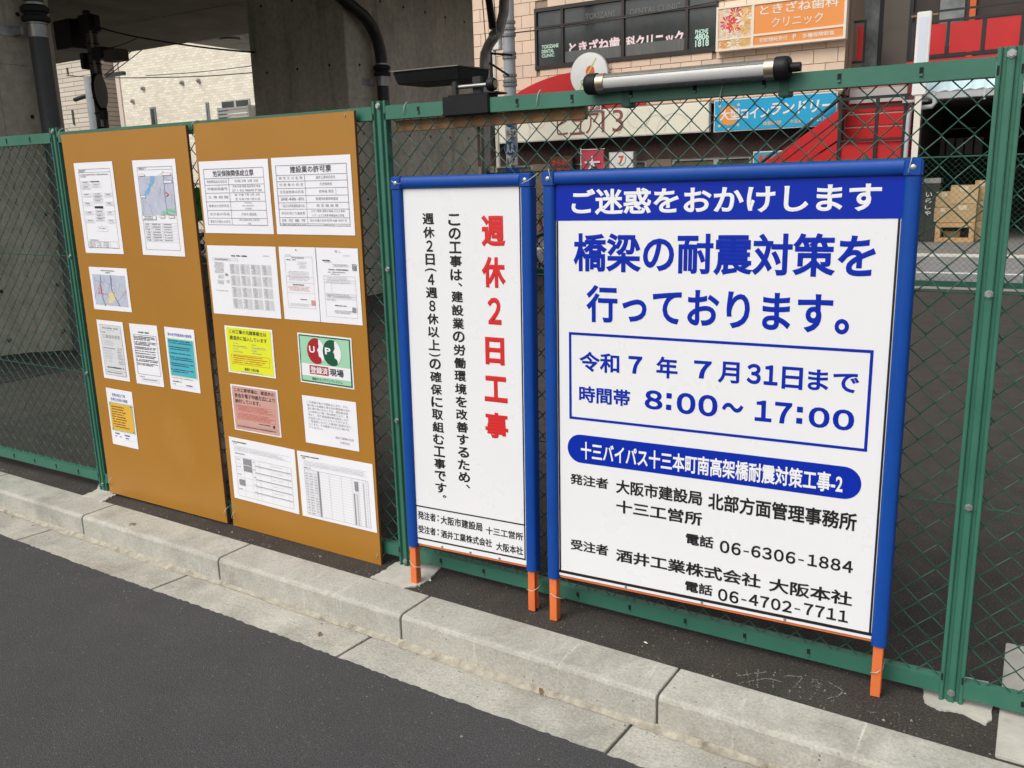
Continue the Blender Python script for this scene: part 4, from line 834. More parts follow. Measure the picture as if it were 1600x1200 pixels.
# ground floor of the same building
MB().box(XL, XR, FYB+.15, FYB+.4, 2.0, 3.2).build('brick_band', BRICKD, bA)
MB().box(XL, XR, FYB-.1, FYB+.2, 3.19, 3.27).build('ledge', mat('brown_ledge', (.25,.15,.08), .7), bA)
MB().box(XL, XR, FYB+2.0, FYB+2.2, .03, 2.2).build('rear_wall', mat('amber_interior_wall', (.42,.27,.12), .8, noise=.3, scale=2), bA)
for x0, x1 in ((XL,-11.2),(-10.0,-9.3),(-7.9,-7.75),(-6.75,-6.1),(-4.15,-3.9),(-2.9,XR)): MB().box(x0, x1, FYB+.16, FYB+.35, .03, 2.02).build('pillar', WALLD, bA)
FR = mat('aluminium_frame', (.52,.52,.50), .4, .5); SG = mat('shop_glass', (.16,.14,.10), .08, noise=.5, scale=1.2, col2=(.05,.045,.04))
for x0, x1 in ((-11.2,-10.0),(-9.3,-7.9),(-7.75,-6.75),(-6.1,-5.0),(-5.0,-4.15),(-3.9,-2.9)):
    d = MB().box(x0,x0+.06,FYB+.2,FYB+.28,.03,2.0).box(x1-.06,x1,FYB+.2,FYB+.28,.03,2.0).box(x0+.06,x1-.06,FYB+.2,FYB+.28,1.93,2.0).box(x0+.06,x1-.06,FYB+.2,FYB+.28,.03,.14).build('shopfront', FR, bA)
    MB().box(x0+.06,x1-.06,FYB+.235,FYB+.243,.14,1.93).build('pane', SG, d)
# neighbouring grey building behind the pole
nb = thing('building', 'narrow grey building with a lilac banner behind the utility pole', 'building')
MB().box(-19, XL-.03, FYB+.6, FYB+9, .03, 8).build('wall', mat('grey_render', (.36,.38,.40), .8, noise=.08, scale=.6), nb)
for k in range(4):
    MB().box(XL-1.6-k*1.4, XL-.7-k*1.4, FYB+.57, FYB+.62, 4.2, 5.5).build('window', GLASS, nb); MB().box(XL-1.6-k*1.4, XL-.7-k*1.4, FYB+.57, FYB+.62, 1.0, 2.3).build('window', GLASS, nb)
x0, x1, z0, z1 = fbox((760,112),(769,160), FYB+.5)
MB().box(x0-.1, x1, FYB+.5, FYB+.56, z0, z1).build('banner', mat('lilac_banner', (.60,.50,.62), .7), nb)
# ---------------------------------------------------------------- shop signs
def sign_box(name, label, a, b, m, y=FYB-.18, dep=.16, cat='shop sign', edge=None):
    x0, x1, z0, z1 = fbox(a, b, y); r = thing(name, label, cat, mat=T(x0, y, z0)); W_, H_ = x1-x0, z1-z0
    MB().box(0, W_, .01, dep, 0, H_).build('casing', edge or WHITEP, r); MB().box(.02, W_-.02, 0, .012, .02, H_-.02).build('face', m, r)
    return r, W_, H_
def rpoly(r, pts, m, y=-.004, name='print'):
    P = [(x, y, z) for x, z in pts]; ar = sum(P[i][0]*P[(i+1)%len(P)][2]-P[(i+1)%len(P)][0]*P[i][2] for i in range(len(P)))
    return MB().poly(P if ar > 0 else P[::-1]).build(name, m, r)
def ring(cx, cz, rr, t, a0=0, a1=360, n=40):
    m = MB()
    for k in range(n+1):
        a = math.radians(a0+(a1-a0)*k/n)
        for q in (rr-t/2, rr+t/2): m.v.append((cx+q*math.cos(a), -.004, cz+q*math.sin(a)))
    m.f = [(2*k, 2*k+2, 2*k+3, 2*k+1) if False else (2*k+1, 2*k+3, 2*k+2, 2*k) for k in range(n)]; return m
MAROON = mat('vinyl_maroon', (.28,.085,.075), .5); PALEM = mat('vinyl_pale_mauve', (.62,.50,.48), .5); PALEG = mat('vinyl_pale_grey', (.58,.57,.50), .5)
r, W_, H_ = sign_box('shop_sign', 'long cream shop sign with thin maroon lettering and faint rings', (752,185), (1107,206), CREAM)
def pu(p): x, z = fa(p, FYB-.18); return x-r.location.x, z-r.location.z
def c8(x, y): return 740+x/5, 140+y/5
for t, a, b, m, bo in (('ピ',(648,200),(752,352),MAROON,-.012),('ュ',(752,232),(868,350),MAROON,-.012),('ア',(866,188),(978,340),MAROON,-.012),('13',(1000,160),(1170,326),MAROON,-.022)):
    (xa,za),(xb,zb2_) = pu(c8(*a)), pu(c8(*b)); text(t, (xa,xb,max(.03,min(za,zb2_)),min(H_-.03,max(za,zb2_))), -.005, m, r, bo, 5)
for cx, cy, q, m in ((490,215,.30,PALEM),(300,330,.55,PALEM),(1290,200,.30,PALEG),(1420,290,.26,PALEG),(1080,280,.28,PALEG),(1560,330,.42,PALEG)):
    x, z = pu(c8(cx,cy)); mb = ring(x, z, q, .018)
    keep = [i for i, v in enumerate(mb.v) if .03 < v[2] < H_-.03 and .03 < v[0] < W_-.03]; ks = set(keep); mb.f = [f for f in mb.f if all(i in ks for i in f)]
    if mb.f: mb.build('ring', m, r)
# small plate above it
q = sign_box('shop_sign', 'small mauve plate with white capitals above the cream sign', c8(745,118), c8(992,158), mat('mauve_plate', (.36,.17,.16), .5), FYB-.26, .07)
text('OPPY.P', (.06, q[1]-.06, .04, q[2]-.04), -.004, WHITEP, q[0], .02)
q = sign_box('shop_sign', 'sky blue laundry sign with white lettering and an orange sun', (1116,157), (1306,196), mat('sky_blue_sign', (.02,.36,.62), .4, noise=.03, scale=1), FYB-.2)
r, W_, H_ = q; OR = mat('vinyl_orange', (.78,.30,.05), .5)
rpoly(r, [(W_*.13+.22*math.cos(a*math.pi/18), H_*.50+.22*math.sin(a*math.pi/18)) for a in range(36)], OR, -.003, 'sun_disc')
for a in range(0,360,45): rpoly(r, [(W_*.13+.31*math.cos(math.radians(a))+.035*math.cos(k*math.pi/4), H_*.5+.31*math.sin(math.radians(a))+.035*math.sin(k*math.pi/4)) for k in range(8)], mat('vinyl_pale_orange', (.62,.50,.38), .5), -.003, 'sun_ray')
text('大型', (W_*.05, W_*.225, H_*.34, H_*.70), -.006, WHITEP, r, .03); text('コイン', (W_*.23, W_*.47, H_*.36, H_*.70), -.006, WHITEP, r, .035); text('ランドリー', (W_*.475, W_*.97, H_*.42, H_*.80), -.006, WHITEP, r, .035, slant=.1)
text('体験料理', (W_*.42, W_*.57, H_*.12, H_*.25), -.006, mat('vinyl_pale_orange', (0,0,0)), r, .02); text('水温湯', (W_*.64, W_*.73, H_*.14, H_*.26), -.006, mat('vinyl_pale_orange', (0,0,0)), r, .02); text('ぴぃと', (W_*.80, W_*.93, H_*.14, H_*.28), -.006, WHITEP, r, .03)
# orange dental sign with a flower photograph
q = sign_box('shop_sign', 'orange dental clinic sign with a flower picture and white lettering', (1120,12), (1321,60), mat('orange_sign_face', (.80,.29,.07), .4, noise=.02, scale=1), FYB-.22, .2, edge=mat('ivory_casing', (.80,.72,.60), .5))
r, W_, H_ = q; IV = mat('ivory_casing', (0,0,0))
fr = MB().box(0,W_,-.02,.01,0,.045).box(0,W_,-.02,.01,H_-.045,H_).box(0,.05,-.02,.01,.045,H_-.045).box(W_-.05,W_,-.02,.01,.045,H_-.045).build('frame', IV, r)
MB().box(W_*.285,W_*.305,-.015,.005,.045,H_-.045).build('divider', IV, r); MB().box(W_*.305,W_-.05,-.015,.005,H_*.255,H_*.30).build('divider', IV, r); MB().box(.05,W_*.285,-.015,.005,H_*.24,H_*.27).build('divider', IV, r)
MB().rect(.05, W_*.285, .045, H_-.045, -.002).build('picture', mat('picture_cream', (.74,.52,.36), .5, noise=.15, scale=6), r)
rf = random.Random(21); fc = [(.60,.03,.05),(.70,.05,.04),(.80,.32,.04),(.82,.76,.62),(.78,.50,.12),(.62,.05,.14)]
for k, (cx, cz, rad, ci) in enumerate(((.09,.62,.13,5),(.15,.80,.13,0),(.145,.55,.14,1),(.225,.68,.15,3),(.24,.88,.11,2),(.085,.88,.08,3),(.07,.38,.09,3),(.15,.36,.08,3),(.235,.46,.09,4),(.08,.14,.10,2),(.15,.15,.13,3),(.235,.14,.12,4),(.255,.60,.05,2))):
    X0, Z0 = cx*W_, cz*H_; m = MB(); npet = 11; rad *= 1.3
    for p_ in range(npet):
        a = 2*math.pi*p_/npet+rf.uniform(-.1,.1); pts_ = []
        for dr, da in ((.2,0),(.7,-.2),(1,-.06),(1,.06),(.7,.2)):
            px2 = min(W_*.284, max(.051, X0+rad*dr*math.cos(a+da))); pz2 = min(H_-.046, max(.046, Z0+rad*dr*math.sin(a+da)*1.05)); pts_.append((px2, -.004-.0006*k, pz2))
        ar = sum(pts_[i][0]*pts_[(i+1)%5][2]-pts_[(i+1)%5][0]*pts_[i][2] for i in range(5))
        if abs(ar) > 1e-6: m.poly(pts_ if ar > 0 else pts_[::-1])
    m.build('flower', mat('flower_%d' % ci, fc[ci], .5), r)
    if H_-.1 > Z0 > .1: rpoly(r, [(X0+rad*.22*math.cos(j*math.pi/5), Z0+rad*.22*math.sin(j*math.pi/5)) for j in range(10)], mat('flower_heart', (.80,.50,.10), .5), -.0046-.0006*k, 'flower_heart')
text('ときざね歯科', (W_*.35, W_*.94, H_*.70, H_*.93), -.006, IV, r, .012, 4); text('クリニック', (W_*.44, W_*.83, H_*.40, H_*.62), -.006, IV, r, .006, 4)
text('初診随時受付', (W_*.35, W_*.57, H_*.10, H_*.20), -.006, IV, r, .02); text('各種保険取扱', (W_*.68, W_*.92, H_*.10, H_*.20), -.006, IV, r, .02); text('P', (W_*.61, W_*.635, H_*.09, H_*.21), -.006, IV, r, .02)
# red arch and round emblem above the cream sign
arx0, arx1 = fa((806,147))[0], fa((1010,147))[0]; zb0 = 3.28; n = 40
prof = [(arx0, zb0)] + [(arx0+(arx1-arx0)*k/n, 3.74+.44*math.sin(math.pi*(k/n))**.8) for k in range(n+1)] + [(arx1, zb0)]
tag(MB().prism(prof, 'y', FYB-.10, FYB-.04).build('arch_sign', REDD), 'plain red arched fascia above the cream shop sign', 'fascia')
cx, cz = fa((920,116), FYB-.2); rad = (fa((949,116),FYB-.2)[0]-fa((892,116),FYB-.2)[0])/2
rs = thing('round_sign', 'round white shop emblem with green strokes on the red arch', 'shop sign', mat=T(cx, FYB-.2, cz))
MB().lathe((0,.1,0), (0,-1,0), [(0,rad),(.10,rad),(.105,rad*.96)], 40).build('disc', WHITEP, rs, smooth=True)
MB().lathe((0,.1,0), (0,-1,0), [(0,rad*1.03),(.09,rad*1.03)], 40).build('rim', mat('grey_rim', (.5,.5,.5), .5), rs, smooth=True)
LM = mat('vinyl_lime', (.48,.62,.10), .5)
def stroke(r, pts, t, m, y=-.008):
    mb = MB()
    for (xa,za),(xb,zb_) in zip(pts, pts[1:]):
        d = Vector((xb-xa, zb_-za)); nn = Vector((-d.y, d.x)).normalized()*t/2
        mb.poly([(xa-nn.x,y,za-nn.y),(xb-nn.x,y,zb_-nn.y),(xb+nn.x,y,zb_+nn.y),(xa+nn.x,y,za+nn.y)])
    return mb.build('stroke', m, r)
rpoly(rs, [(.04+.12*math.cos(k*math.pi/12), .06+.14*math.sin(k*math.pi/12)) for k in range(24)], mat('vinyl_vermilion', (.66,.12,.06), .5), -.0075)
stroke(rs, [(-.26,-.36),(.2,.36)], .035, LM, -.009); stroke(rs, [(-.22,-.16),(-.10,-.08),(-.06,-.18),(-.18,-.24),(-.22,-.16)], .02, mat('vinyl_green', (.10,.42,.16), .5), -.009)
# signs under the canopy
r, W_, H_ = sign_box('shop_sign', 'brown fried chicken shop sign with red lettering', c8(595,520), c8(775,700), mat('brown_sign_face', (.085,.05,.03), .5), FYB-.02, .1, edge=BRONZE)
text('からあげ', (.06, W_-.05, H_*.58, H_*.86), -.004, mat('vinyl_red', (.55,.05,.04), .5), r, .03); text('専門店', (W_*.3, W_-.05, H_*.2, H_*.48), -.004, mat('vinyl_red', (0,0,0)), r, .03)
r = thing('banner_flag', 'crimson banner with a large white character on a white pole', 'banner', mat=T(fa(c8(838,480),FYB-.5)[0], FYB-.5, .03))
x1_, zt_ = fa(c8(1015,480),FYB-.5)[0]-r.location.x, fa(c8(900,475),FYB-.5)[1]-.03
MB().tube([(0,0,0),(0,0,zt_+.06)], .012, 8).tube([(0,0,zt_+.02),(x1_+.03,0,zt_+.02)], .008, 6).build('pole', WHITEP, r)
m = MB(); n = 16
for j in range(n+1):
    for i in range(7): m.v.append((.02+(x1_-.02)*i/6, .012*math.sin(i*1.3+j*.5), zt_-1.7*j/n))
m.f = [(j*7+i, (j+1)*7+i, (j+1)*7+i+1, j*7+i+1) for j in range(n) for i in range(6)]
m.build('cloth', mat('crimson_cloth', (.50,.05,.09), .8), r, smooth='all')
text('大', (.10, x1_-.08, zt_-.55, zt_-.14), -.022, WHITEP, r, .014)
for k in range(5): MB().box(-.018,.02,-.004,.004,zt_-.1-.25*k,zt_-.05-.25*k).build('tab', WHITEP, r)
r, W_, H_ = sign_box('shop_sign', 'white illuminated sign with a small red and green emblem', c8(1056,490), c8(1248,700), WHITEP, FYB-.3, .2, edge=FR)
text('7', (W_*.40, W_*.62, H_*.55, H_*.86), -.005, mat('vinyl_vermilion', (0,0,0)), r, .05); stroke(r, [(W_*.36,H_*.62),(W_*.5,H_*.5),(W_*.66,H_*.60),(W_*.70,H_*.82)], .02, mat('vinyl_green', (0,0,0)), -.007)
text('BANK', (W_*.32, W_*.68, H_*.36, H_*.44), -.005, INKG, r, .02)
r, W_, H_ = sign_box('shop_sign', 'small blue sign with red lettering beside the red staircase', (1177,237), (1222,262), mat('small_blue_sign', (.04,.34,.48), .5), FYB-.05, .08)
text('洗濯', (W_*.15, W_*.6, H_*.3, H_*.8), -.004, mat('vinyl_red', (0,0,0)), r, .03)
# ---------------------------------------------------------------- red stair building
rb = thing('red_building', 'building with red balcony panels and a red outdoor staircase', 'building')
YB = 18.6; RX0, RX1 = XR+.03, 6.0
DARKW = mat('dark_brown_wall', (.05,.038,.032), .8, noise=.3, scale=2); BLK = mat('black_iron', (.012,.012,.013), .5)
MB().box(RX0, RX1, YB+1.4, YB+8, 3.3, 8.5).build('upper_wall', DARKW, rb)
MB().box(RX0, RX1, YB-.0, YB+8, 3.02, 3.32).build('floor_slab', mat('slab_grey', (.45,.44,.42), .8), rb)
def fb(p, y): q = at(p[0], p[1], 1, y); return q.x, q.z
# glazed entrance on the balcony
x0, z1 = fb((1334,14), YB+1.38); x1, _ = fb((1425,10), YB+1.38)
dr = MB().box(x0-.05,x0+.03,YB+1.3,YB+1.4,3.32,z1+.6).box(x1-.03,x1+.05,YB+1.3,YB+1.4,3.32,z1+.6).box((x0+x1)/2-.04,(x0+x1)/2+.04,YB+1.3,YB+1.4,3.32,z1+.6).build('door', BLK, rb)
MB().box(x0+.03,(x0+x1)/2-.04,YB+1.34,YB+1.35,3.32,z1+.6).build('pane', mat('reflecting_glass', (.30,.33,.32), .05, noise=.4, scale=1.5, col2=(.08,.09,.085)), dr)
MB().box((x0+x1)/2+.04,x1-.03,YB+1.34,YB+1.35,3.32,z1+.6).build('pane', mat('warm_dark_glass', (.10,.08,.06), .1), dr)
x0, z1 = fb((1470,2), YB+1.38); x1, z0 = fb((1503,70), YB+1.38)
MB().box(x0,x1,YB+1.34,YB+1.4,z0,z1+.5).build('window', mat('reflecting_glass', (0,0,0)), rb); MB().box(x1+.1,x1+.22,YB+1.3,YB+1.42,3.32,6.5).build('column', mat('rust_orange', (.60,.12,.02), .6), rb)
# balcony rail with red panels
zt_, zb_ = fb((1500,28), YB)[1], fb((1500,85), YB)[1]; bx0 = fb((1427,60), YB)[0]
cuts = [bx0] + [fb((p,55), YB)[0] for p in (1481,1537,1597)]; cuts += [cuts[-1]+1.0, cuts[-1]+2.0, cuts[-1]+3.0]
for a, b in zip(cuts, cuts[1:]): MB().box(a+.04, b-.04, YB-.01, YB+.02, zb_+.04, zt_-.07).build('balcony_panel', REDP, rb, bevel=.004)
fm = MB().box(cuts[0]-.03,cuts[-1],YB-.02,YB+.03,zb_-.03,zb_+.03).box(cuts[0]-.03,cuts[-1],YB-.03,YB+.03,zt_-.05,zt_)
for a in cuts: fm.box(a-.03,a+.03,YB-.025,YB+.035,zb_+.03,zt_-.05)
fm.box(cuts[0]-.03,cuts[-1],YB,YB+.03,zt_+.16,zt_+.20); fm.build('balcony_frame', BLK, rb)
MB().box(cuts[0]-.1, cuts[-1], YB-.04, YB+.3, zb_-.25, zb_-.06).build('balcony_fascia', REDP, rb)
# landing gate beside the door
x0, z1 = fb((1322,34), YB+.2); x1, z0 = fb((1350,98), YB+.2)
MB().box(x0,x0+.04,YB+.2,YB+.24,z0,z1).box(x1-.04,x1,YB+.2,YB+.24,z0,z1).box(x0+.04,x1-.04,YB+.2,YB+.24,z1-.05,z1).box(x0+.04,x1-.04,YB+.2,YB+.24,z0,z0+.05).build('gate_frame', BLK, rb)
MB().box(x0+.05,x0+.16,YB+.215,YB+.225,z0+.06,z1-.12).box(x1-.17,x1-.05,YB+.215,YB+.225,z0+.06,z1-.12).build('gate_panel', REDP, rb)
# red siding behind the upper flight
sx0, sx1 = fb((1348,160), YB+.1)[0], fb((1417,160), YB+.1)[0]; k = 0; zz = fb((1380,238), YB+.1)[1]-.55
while zz < fb((1380,122), YB+.1)[1]+.1:
    MB().box(sx0-.35, sx1, YB+.1, YB+.13, zz+.022, zz+.258).build('riser_board', REDP, rb, bevel=.004); zz += .28
MB().box(sx0-.35, sx1, YB+.132, YB+.2, .8, zz).build('siding_back', mat('pale_joint', (.66,.45,.40), .7), rb)
MB().box(sx1+.01, sx1+.14, YB-.05, YB+.25, .03, zz).build('corner_post', mat('dark_red', (.14,.01,.012), .5), rb)
# staircase: stringers, steps, rails; descends to the left from the landing
(lx0, lz) = fb((1312,225), YB-.9); lx1 = fb((1415,225), YB-.9)[0]; bxs, bzs = fb((1190,268), YB-.9)
landz = fb((1360,222), YB-.9)[1]; _ra, _rb = fb((1307,188), YB-.9), fb((1210,254), YB-.9); sl_ = (_ra[1]-_rb[1])/(_ra[0]-_rb[0]); xe = lx0-(landz-.05)/sl_+.5
MB().box(lx0, lx1, YB-.9, YB+.1, landz-.75, landz).build('landing', REDP, rb)
for yy in (YB-.92, YB-.02): MB().add([(xe,yy,.03),(lx0,yy,landz-.34),(lx0,yy,landz+.06),(xe,yy,.4),(xe,yy+.04,.03),(lx0,yy+.04,landz-.34),(lx0,yy+.04,landz+.06),(xe,yy+.04,.4)], [(0,1,2,3),(7,6,5,4),(0,4,5,1),(1,5,6,2),(2,6,7,3),(3,7,4,0)]).build('stringer', REDP, rb)
ns = 12
for k in range(ns):
    x = xe+(lx0-xe)*(k+.3)/ns; zz = landz*(k+.8)/ns
    MB().box(x, x+(lx0-xe)/ns*1.1, YB-.87, YB-.02, zz-.04, zz).build('step', REDP, rb)
rh = .95
MB().tube([(xe,YB-.93,.4+rh*.6),(lx0,YB-.93,landz+rh)], .035, 8).tube([(xe,YB-.93,.35+rh*.35),(lx0,YB-.93,landz+rh*.55)], .02, 6).build('handrail', BLK, rb)
MB().add([(xe+.3,YB-.94,.65),(lx0,YB-.94,landz+.1),(lx0,YB-.94,landz+rh-.22),(xe+.3,YB-.94,.65+.55)], [(0,1,2,3)]).add([(xe+.3,YB-.925,.65),(lx0,YB-.925,landz+.1),(lx0,YB-.925,landz+rh-.22),(xe+.3,YB-.925,.65+.55)], [(3,2,1,0)]).build('stair_panel', REDP, rb)
gz1, gz0 = fb((1360,150), YB-.95)[1], landz
fm = MB()
for p in (1312, 1369, 1413): x = fb((p,200), YB-.95)[0]; fm.box(x-.035,x+.035,YB-.97,YB-.92,gz0-.35,gz1)
fm.box(lx0-.03,lx1+.03,YB-.965,YB-.925,gz1-.06,gz1).box(lx0-.03,lx1+.03,YB-.965,YB-.925,gz0+.02,gz0+.06).box(lx0-.03,lx1+.03,YB-.965,YB-.925,gz1-.24,gz1-.20); fm.build('landing_rail', BLK, rb)
# open dark shop under the balcony
ix0, ix1 = fb((1432,300), YB)[0], RX1
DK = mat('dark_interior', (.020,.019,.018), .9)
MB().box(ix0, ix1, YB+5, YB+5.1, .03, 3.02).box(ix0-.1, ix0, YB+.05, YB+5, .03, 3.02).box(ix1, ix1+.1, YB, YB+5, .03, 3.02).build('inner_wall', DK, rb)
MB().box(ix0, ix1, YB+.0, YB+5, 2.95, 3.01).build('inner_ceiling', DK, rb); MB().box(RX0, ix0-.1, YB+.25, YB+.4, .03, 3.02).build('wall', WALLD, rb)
x0, z1 = fb((1464,217), YB+4); x1, z0 = fb((1535,240), YB+4)
for k in range(5): MB().box(x0+(x1-x0)*k/5+.02, x0+(x1-x0)*(k+1)/5-.02, YB+4, YB+4.4, z0, z1).build('cabinet', mat('grey_cabinet', (.22,.21,.19), .7), rb)
for k in range(3): MB().box(x0+.3+k*.9, x0+.9+k*.9, YB+3.4, YB+3.45, 2.5+.1*(k%2), 2.52+.1*(k%2)).build('ceiling_strip', mat('dull_strip', (.30,.26,.18), .6), rb)
# awning and its gutter
aw = thing('awning', 'pale blue corrugated awning with a grey gutter over the dark shop', 'awning', mat=T(ix0, YB-1.0, 0))
y_ = YB-1.0; z0 = fb((1500,140), y_)[1]; z1 = fb((1500,104), y_)[1]+.1; m = MB(); n = 90; Wd = RX1-ix0
for i in range(n+1):
    x = Wd*i/n; dz = .018*math.sin(i*math.pi/1.5); m.v += [(x, 0, z0+dz), (x, .55, z1+dz)]
m.f = [(2*i, 2*i+2, 2*i+3, 2*i+1) for i in range(n)]; m.build('sheet', mat('pale_blue_corrugated', (.50,.66,.70), .5, noise=.1, scale=3), aw)
MB().box(0, Wd, -.10, .02, z0-.16, z0-.035).build('gutter', mat('grey_gutter', (.40,.41,.42), .5), aw, bevel=.01)
for k in range(8): MB().box(.3+k*.9,.34+k*.9,-.12,-.10,z0-.22,z0-.02).build('gutter_hook', GREYP, aw)
# downpipe and white light column
y_ = YB-1.12
dp = thing('downpipe', 'grey downpipe with a bent elbow beside the awning', 'pipe', mat=T(fb((1419,200),y_)[0], y_, 0))
ox = dp.location.x
P = [fb(p, y_) for p in ((1440,150),(1458,152),(1461,160),(1456,166),(1440,168),(1425,170),(1421,176),(1419,190),(1415,245))]
MB().tube([(x-ox,0,z) for x,z in P]+[(P[-1][0]-ox-.03,0,.03)], .045, 10).build('pipe', GREYP, dp, smooth=True)
MB().box(fb((1410,158),y_)[0]-ox, fb((1450,158),y_)[0]-ox, .01, .05, fb((1420,160),y_)[1], fb((1420,156),y_)[1]).build('bracket', GREYP, dp)
lc = thing('light_column', 'white boxed sign column on a slim white pole by the awning', 'column', mat=T(fb((1432,200),y_-.2)[0], y_-.2, 0)); ox = lc.location.x
(xa, zt_), (xb, zb_) = fb((1430,20), y_-.2), fb((1450,148), y_-.2); xm = ((xa+fb((1450,20),y_-.2)[0])/2) - ox
MB().box(-.13,.13,-.06,.06,zb_,zt_).build('box', WHITEP, lc, bevel=.015); MB().box(-.08,.08,-.068,-.06,zb_+.3,zt_-.1).build('face', mat('pale_blue_white', (.62,.67,.74), .4), lc)
MB().box(-.06,.06,-.04,.04,.03,zb_+.02).build('pole', mat('cream_white', (.72,.68,.58), .5), lc); MB().box(-.24,.24,-.02,.02,zt_-.08,zt_-.05).build('cross_arm', mat('brown_ledge', (0,0,0)), lc)
# stacked boxes on a pallet, black bin board, in the open shop
CARD = mat('cardboard', (.48,.34,.18), .8, noise=.1, scale=6, rand=.1); PINE = mat('pallet_wood', (.52,.33,.16), .8, noise=.2, scale=14, rand=.08)
yp = YB-.35; x0, _ = fb((1460,372), yp); x1, zt_ = fb((1524,341), yp)
pl = thing('wooden_pallet', 'pale wooden pallet crate standing open at the shop front', 'pallet', mat=T(x0, yp, .03)); Wp = x1-x0; Hp = .40
for z in (0, Hp-.09): MB().box(0,Wp,0,.9,z,z+.09).build('deck_board', PINE, pl, bevel=.006)
for a in (0, Wp-.1): MB().box(a,a+.1,0,.9,.09,Hp-.09).build('stringer', PINE, pl, bevel=.006)
MB().box(.14,.62*Wp,.3,.7,.095,.22).build('inner_box', CARD, pl)
for k, (pa, pb, dy, lab) in enumerate((((1462,300),(1486,341),.05,'small carton stack on the pallet beside the taller cartons'),((1485,290),(1525,341),.0,'large cardboard carton on the wooden pallet'),((1524,282),(1540,358),.4,'tall brown carton stack behind the wooden pallet'))):
    xa, zt2 = fb(pa, yp+dy); xb, _ = fb(pb, yp+dy); cb = thing('cardboard_box', lab, 'box', 'cartons at the shop front', T(xa, yp+dy+.02, .03+(Hp if k < 2 else 0)+.002)); hgt_ = zt2-.03-(Hp if k < 2 else 0); nb_ = 2 if k != 2 else 3
    for j in range(nb_): MB().box(.01*(j%2), xb-xa-.01*((j+1)%2), 0, .6, hgt_*j/nb_+.004, hgt_*(j+1)/nb_).build('carton', CARD, cb, bevel=.008); MB().box((xb-xa)*.35,(xb-xa)*.65,-.002,0,hgt_*(j+.7)/nb_,hgt_*(j+.95)/nb_).build('tape', mat('box_tape', (.62,.52,.36), .5), cb)
x0, z1 = fb((1441,287), yp); x1, _ = fb((1461,378), yp)
vm = thing('dark_cabinet', 'dark slatted cabinet with vertical white lettering at the shop front', 'cabinet', mat=T(x0-.35, yp+.1, .03))
wv = x1-x0+.35; MB().box(0,wv,0,.5,0,z1-.03).build('body', mat('weathered_black_wood', (.045,.042,.038), .7, noise=.4, scale=14, stretch=(4,1,.3)), vm, bevel=.01); MB().box(-.01,wv+.01,-.02,.5,z1-.03,z1+.08).build('top', mat('chrome_top', (.5,.5,.48), .3, .7), vm, bevel=.01)
for k in range(6): MB().box(wv*k/6+.01,wv*(k+1)/6-.01,-.012,0,.02,z1-.06).build('slat', mat('weathered_black_wood', (0,0,0)), vm)
for k, c in enumerate('いらしゃ'): text(c, (wv*.62, wv*.80, .95-.13*k, 1.05-.13*k), -.015, WHITEP, vm, .02)
# ---------------------------------------------------------------- utility pole with blue round signs, seen through the mesh
yq = 15.9
up_ = thing('utility_pole', 'slim grey utility pole with bands and bracket boxes beside the pier', 'pole', mat=T(at(797,130,1,yq).x, yq, 0)); ox = up_.location.x
MB().tube([(0,0,.0),(0,0,9)], [.15,.13], 16).build('shaft', mat('pole_grey', (.34,.36,.38), .6, noise=.1, scale=4), up_, smooth=True)
for py in (35,45,55,84,90,118,127,133): z = at(797,py,1,yq).z; MB().lathe((0,0,z), (0,0,1), [(-.03,.165),(.03,.165)], 14).build('band', mat('band_grey', (.22,.23,.24), .5, .4), up_)
z = at(793,60,1,yq).z; MB().box(-.36,-.16,-.2,-.02,z-.25,z+.2).build('box', WHITEP, up_, bevel=.01)
MB().tube([(-.35,-.1,at(793,68,1,yq).z),(-.33,-.1,1.9)], .05, 8).build('cable_guard', mat('cream_white', (0,0,0)), up_)
MB().box(-.75,-.45,-.1,.1,at(782,130,1,yq).z-1.6,at(782,80,1,yq).z).build('control_box', BLACKM, up_)
yq2 = 13.0
sp = thing('traffic_sign_post', 'grey post carrying two round blue signs and number plates', 'sign post', mat=T(at(802,230,1,yq2).x, yq2, 0)); ox = sp.location.x
MB().tube([(0,0,-.03),(0,0,3.2)], .05, 10).build('post', mat('pole_grey', (0,0,0)), sp, smooth=True)
TB = mat('traffic_blue', (.01,.11,.44), .4)
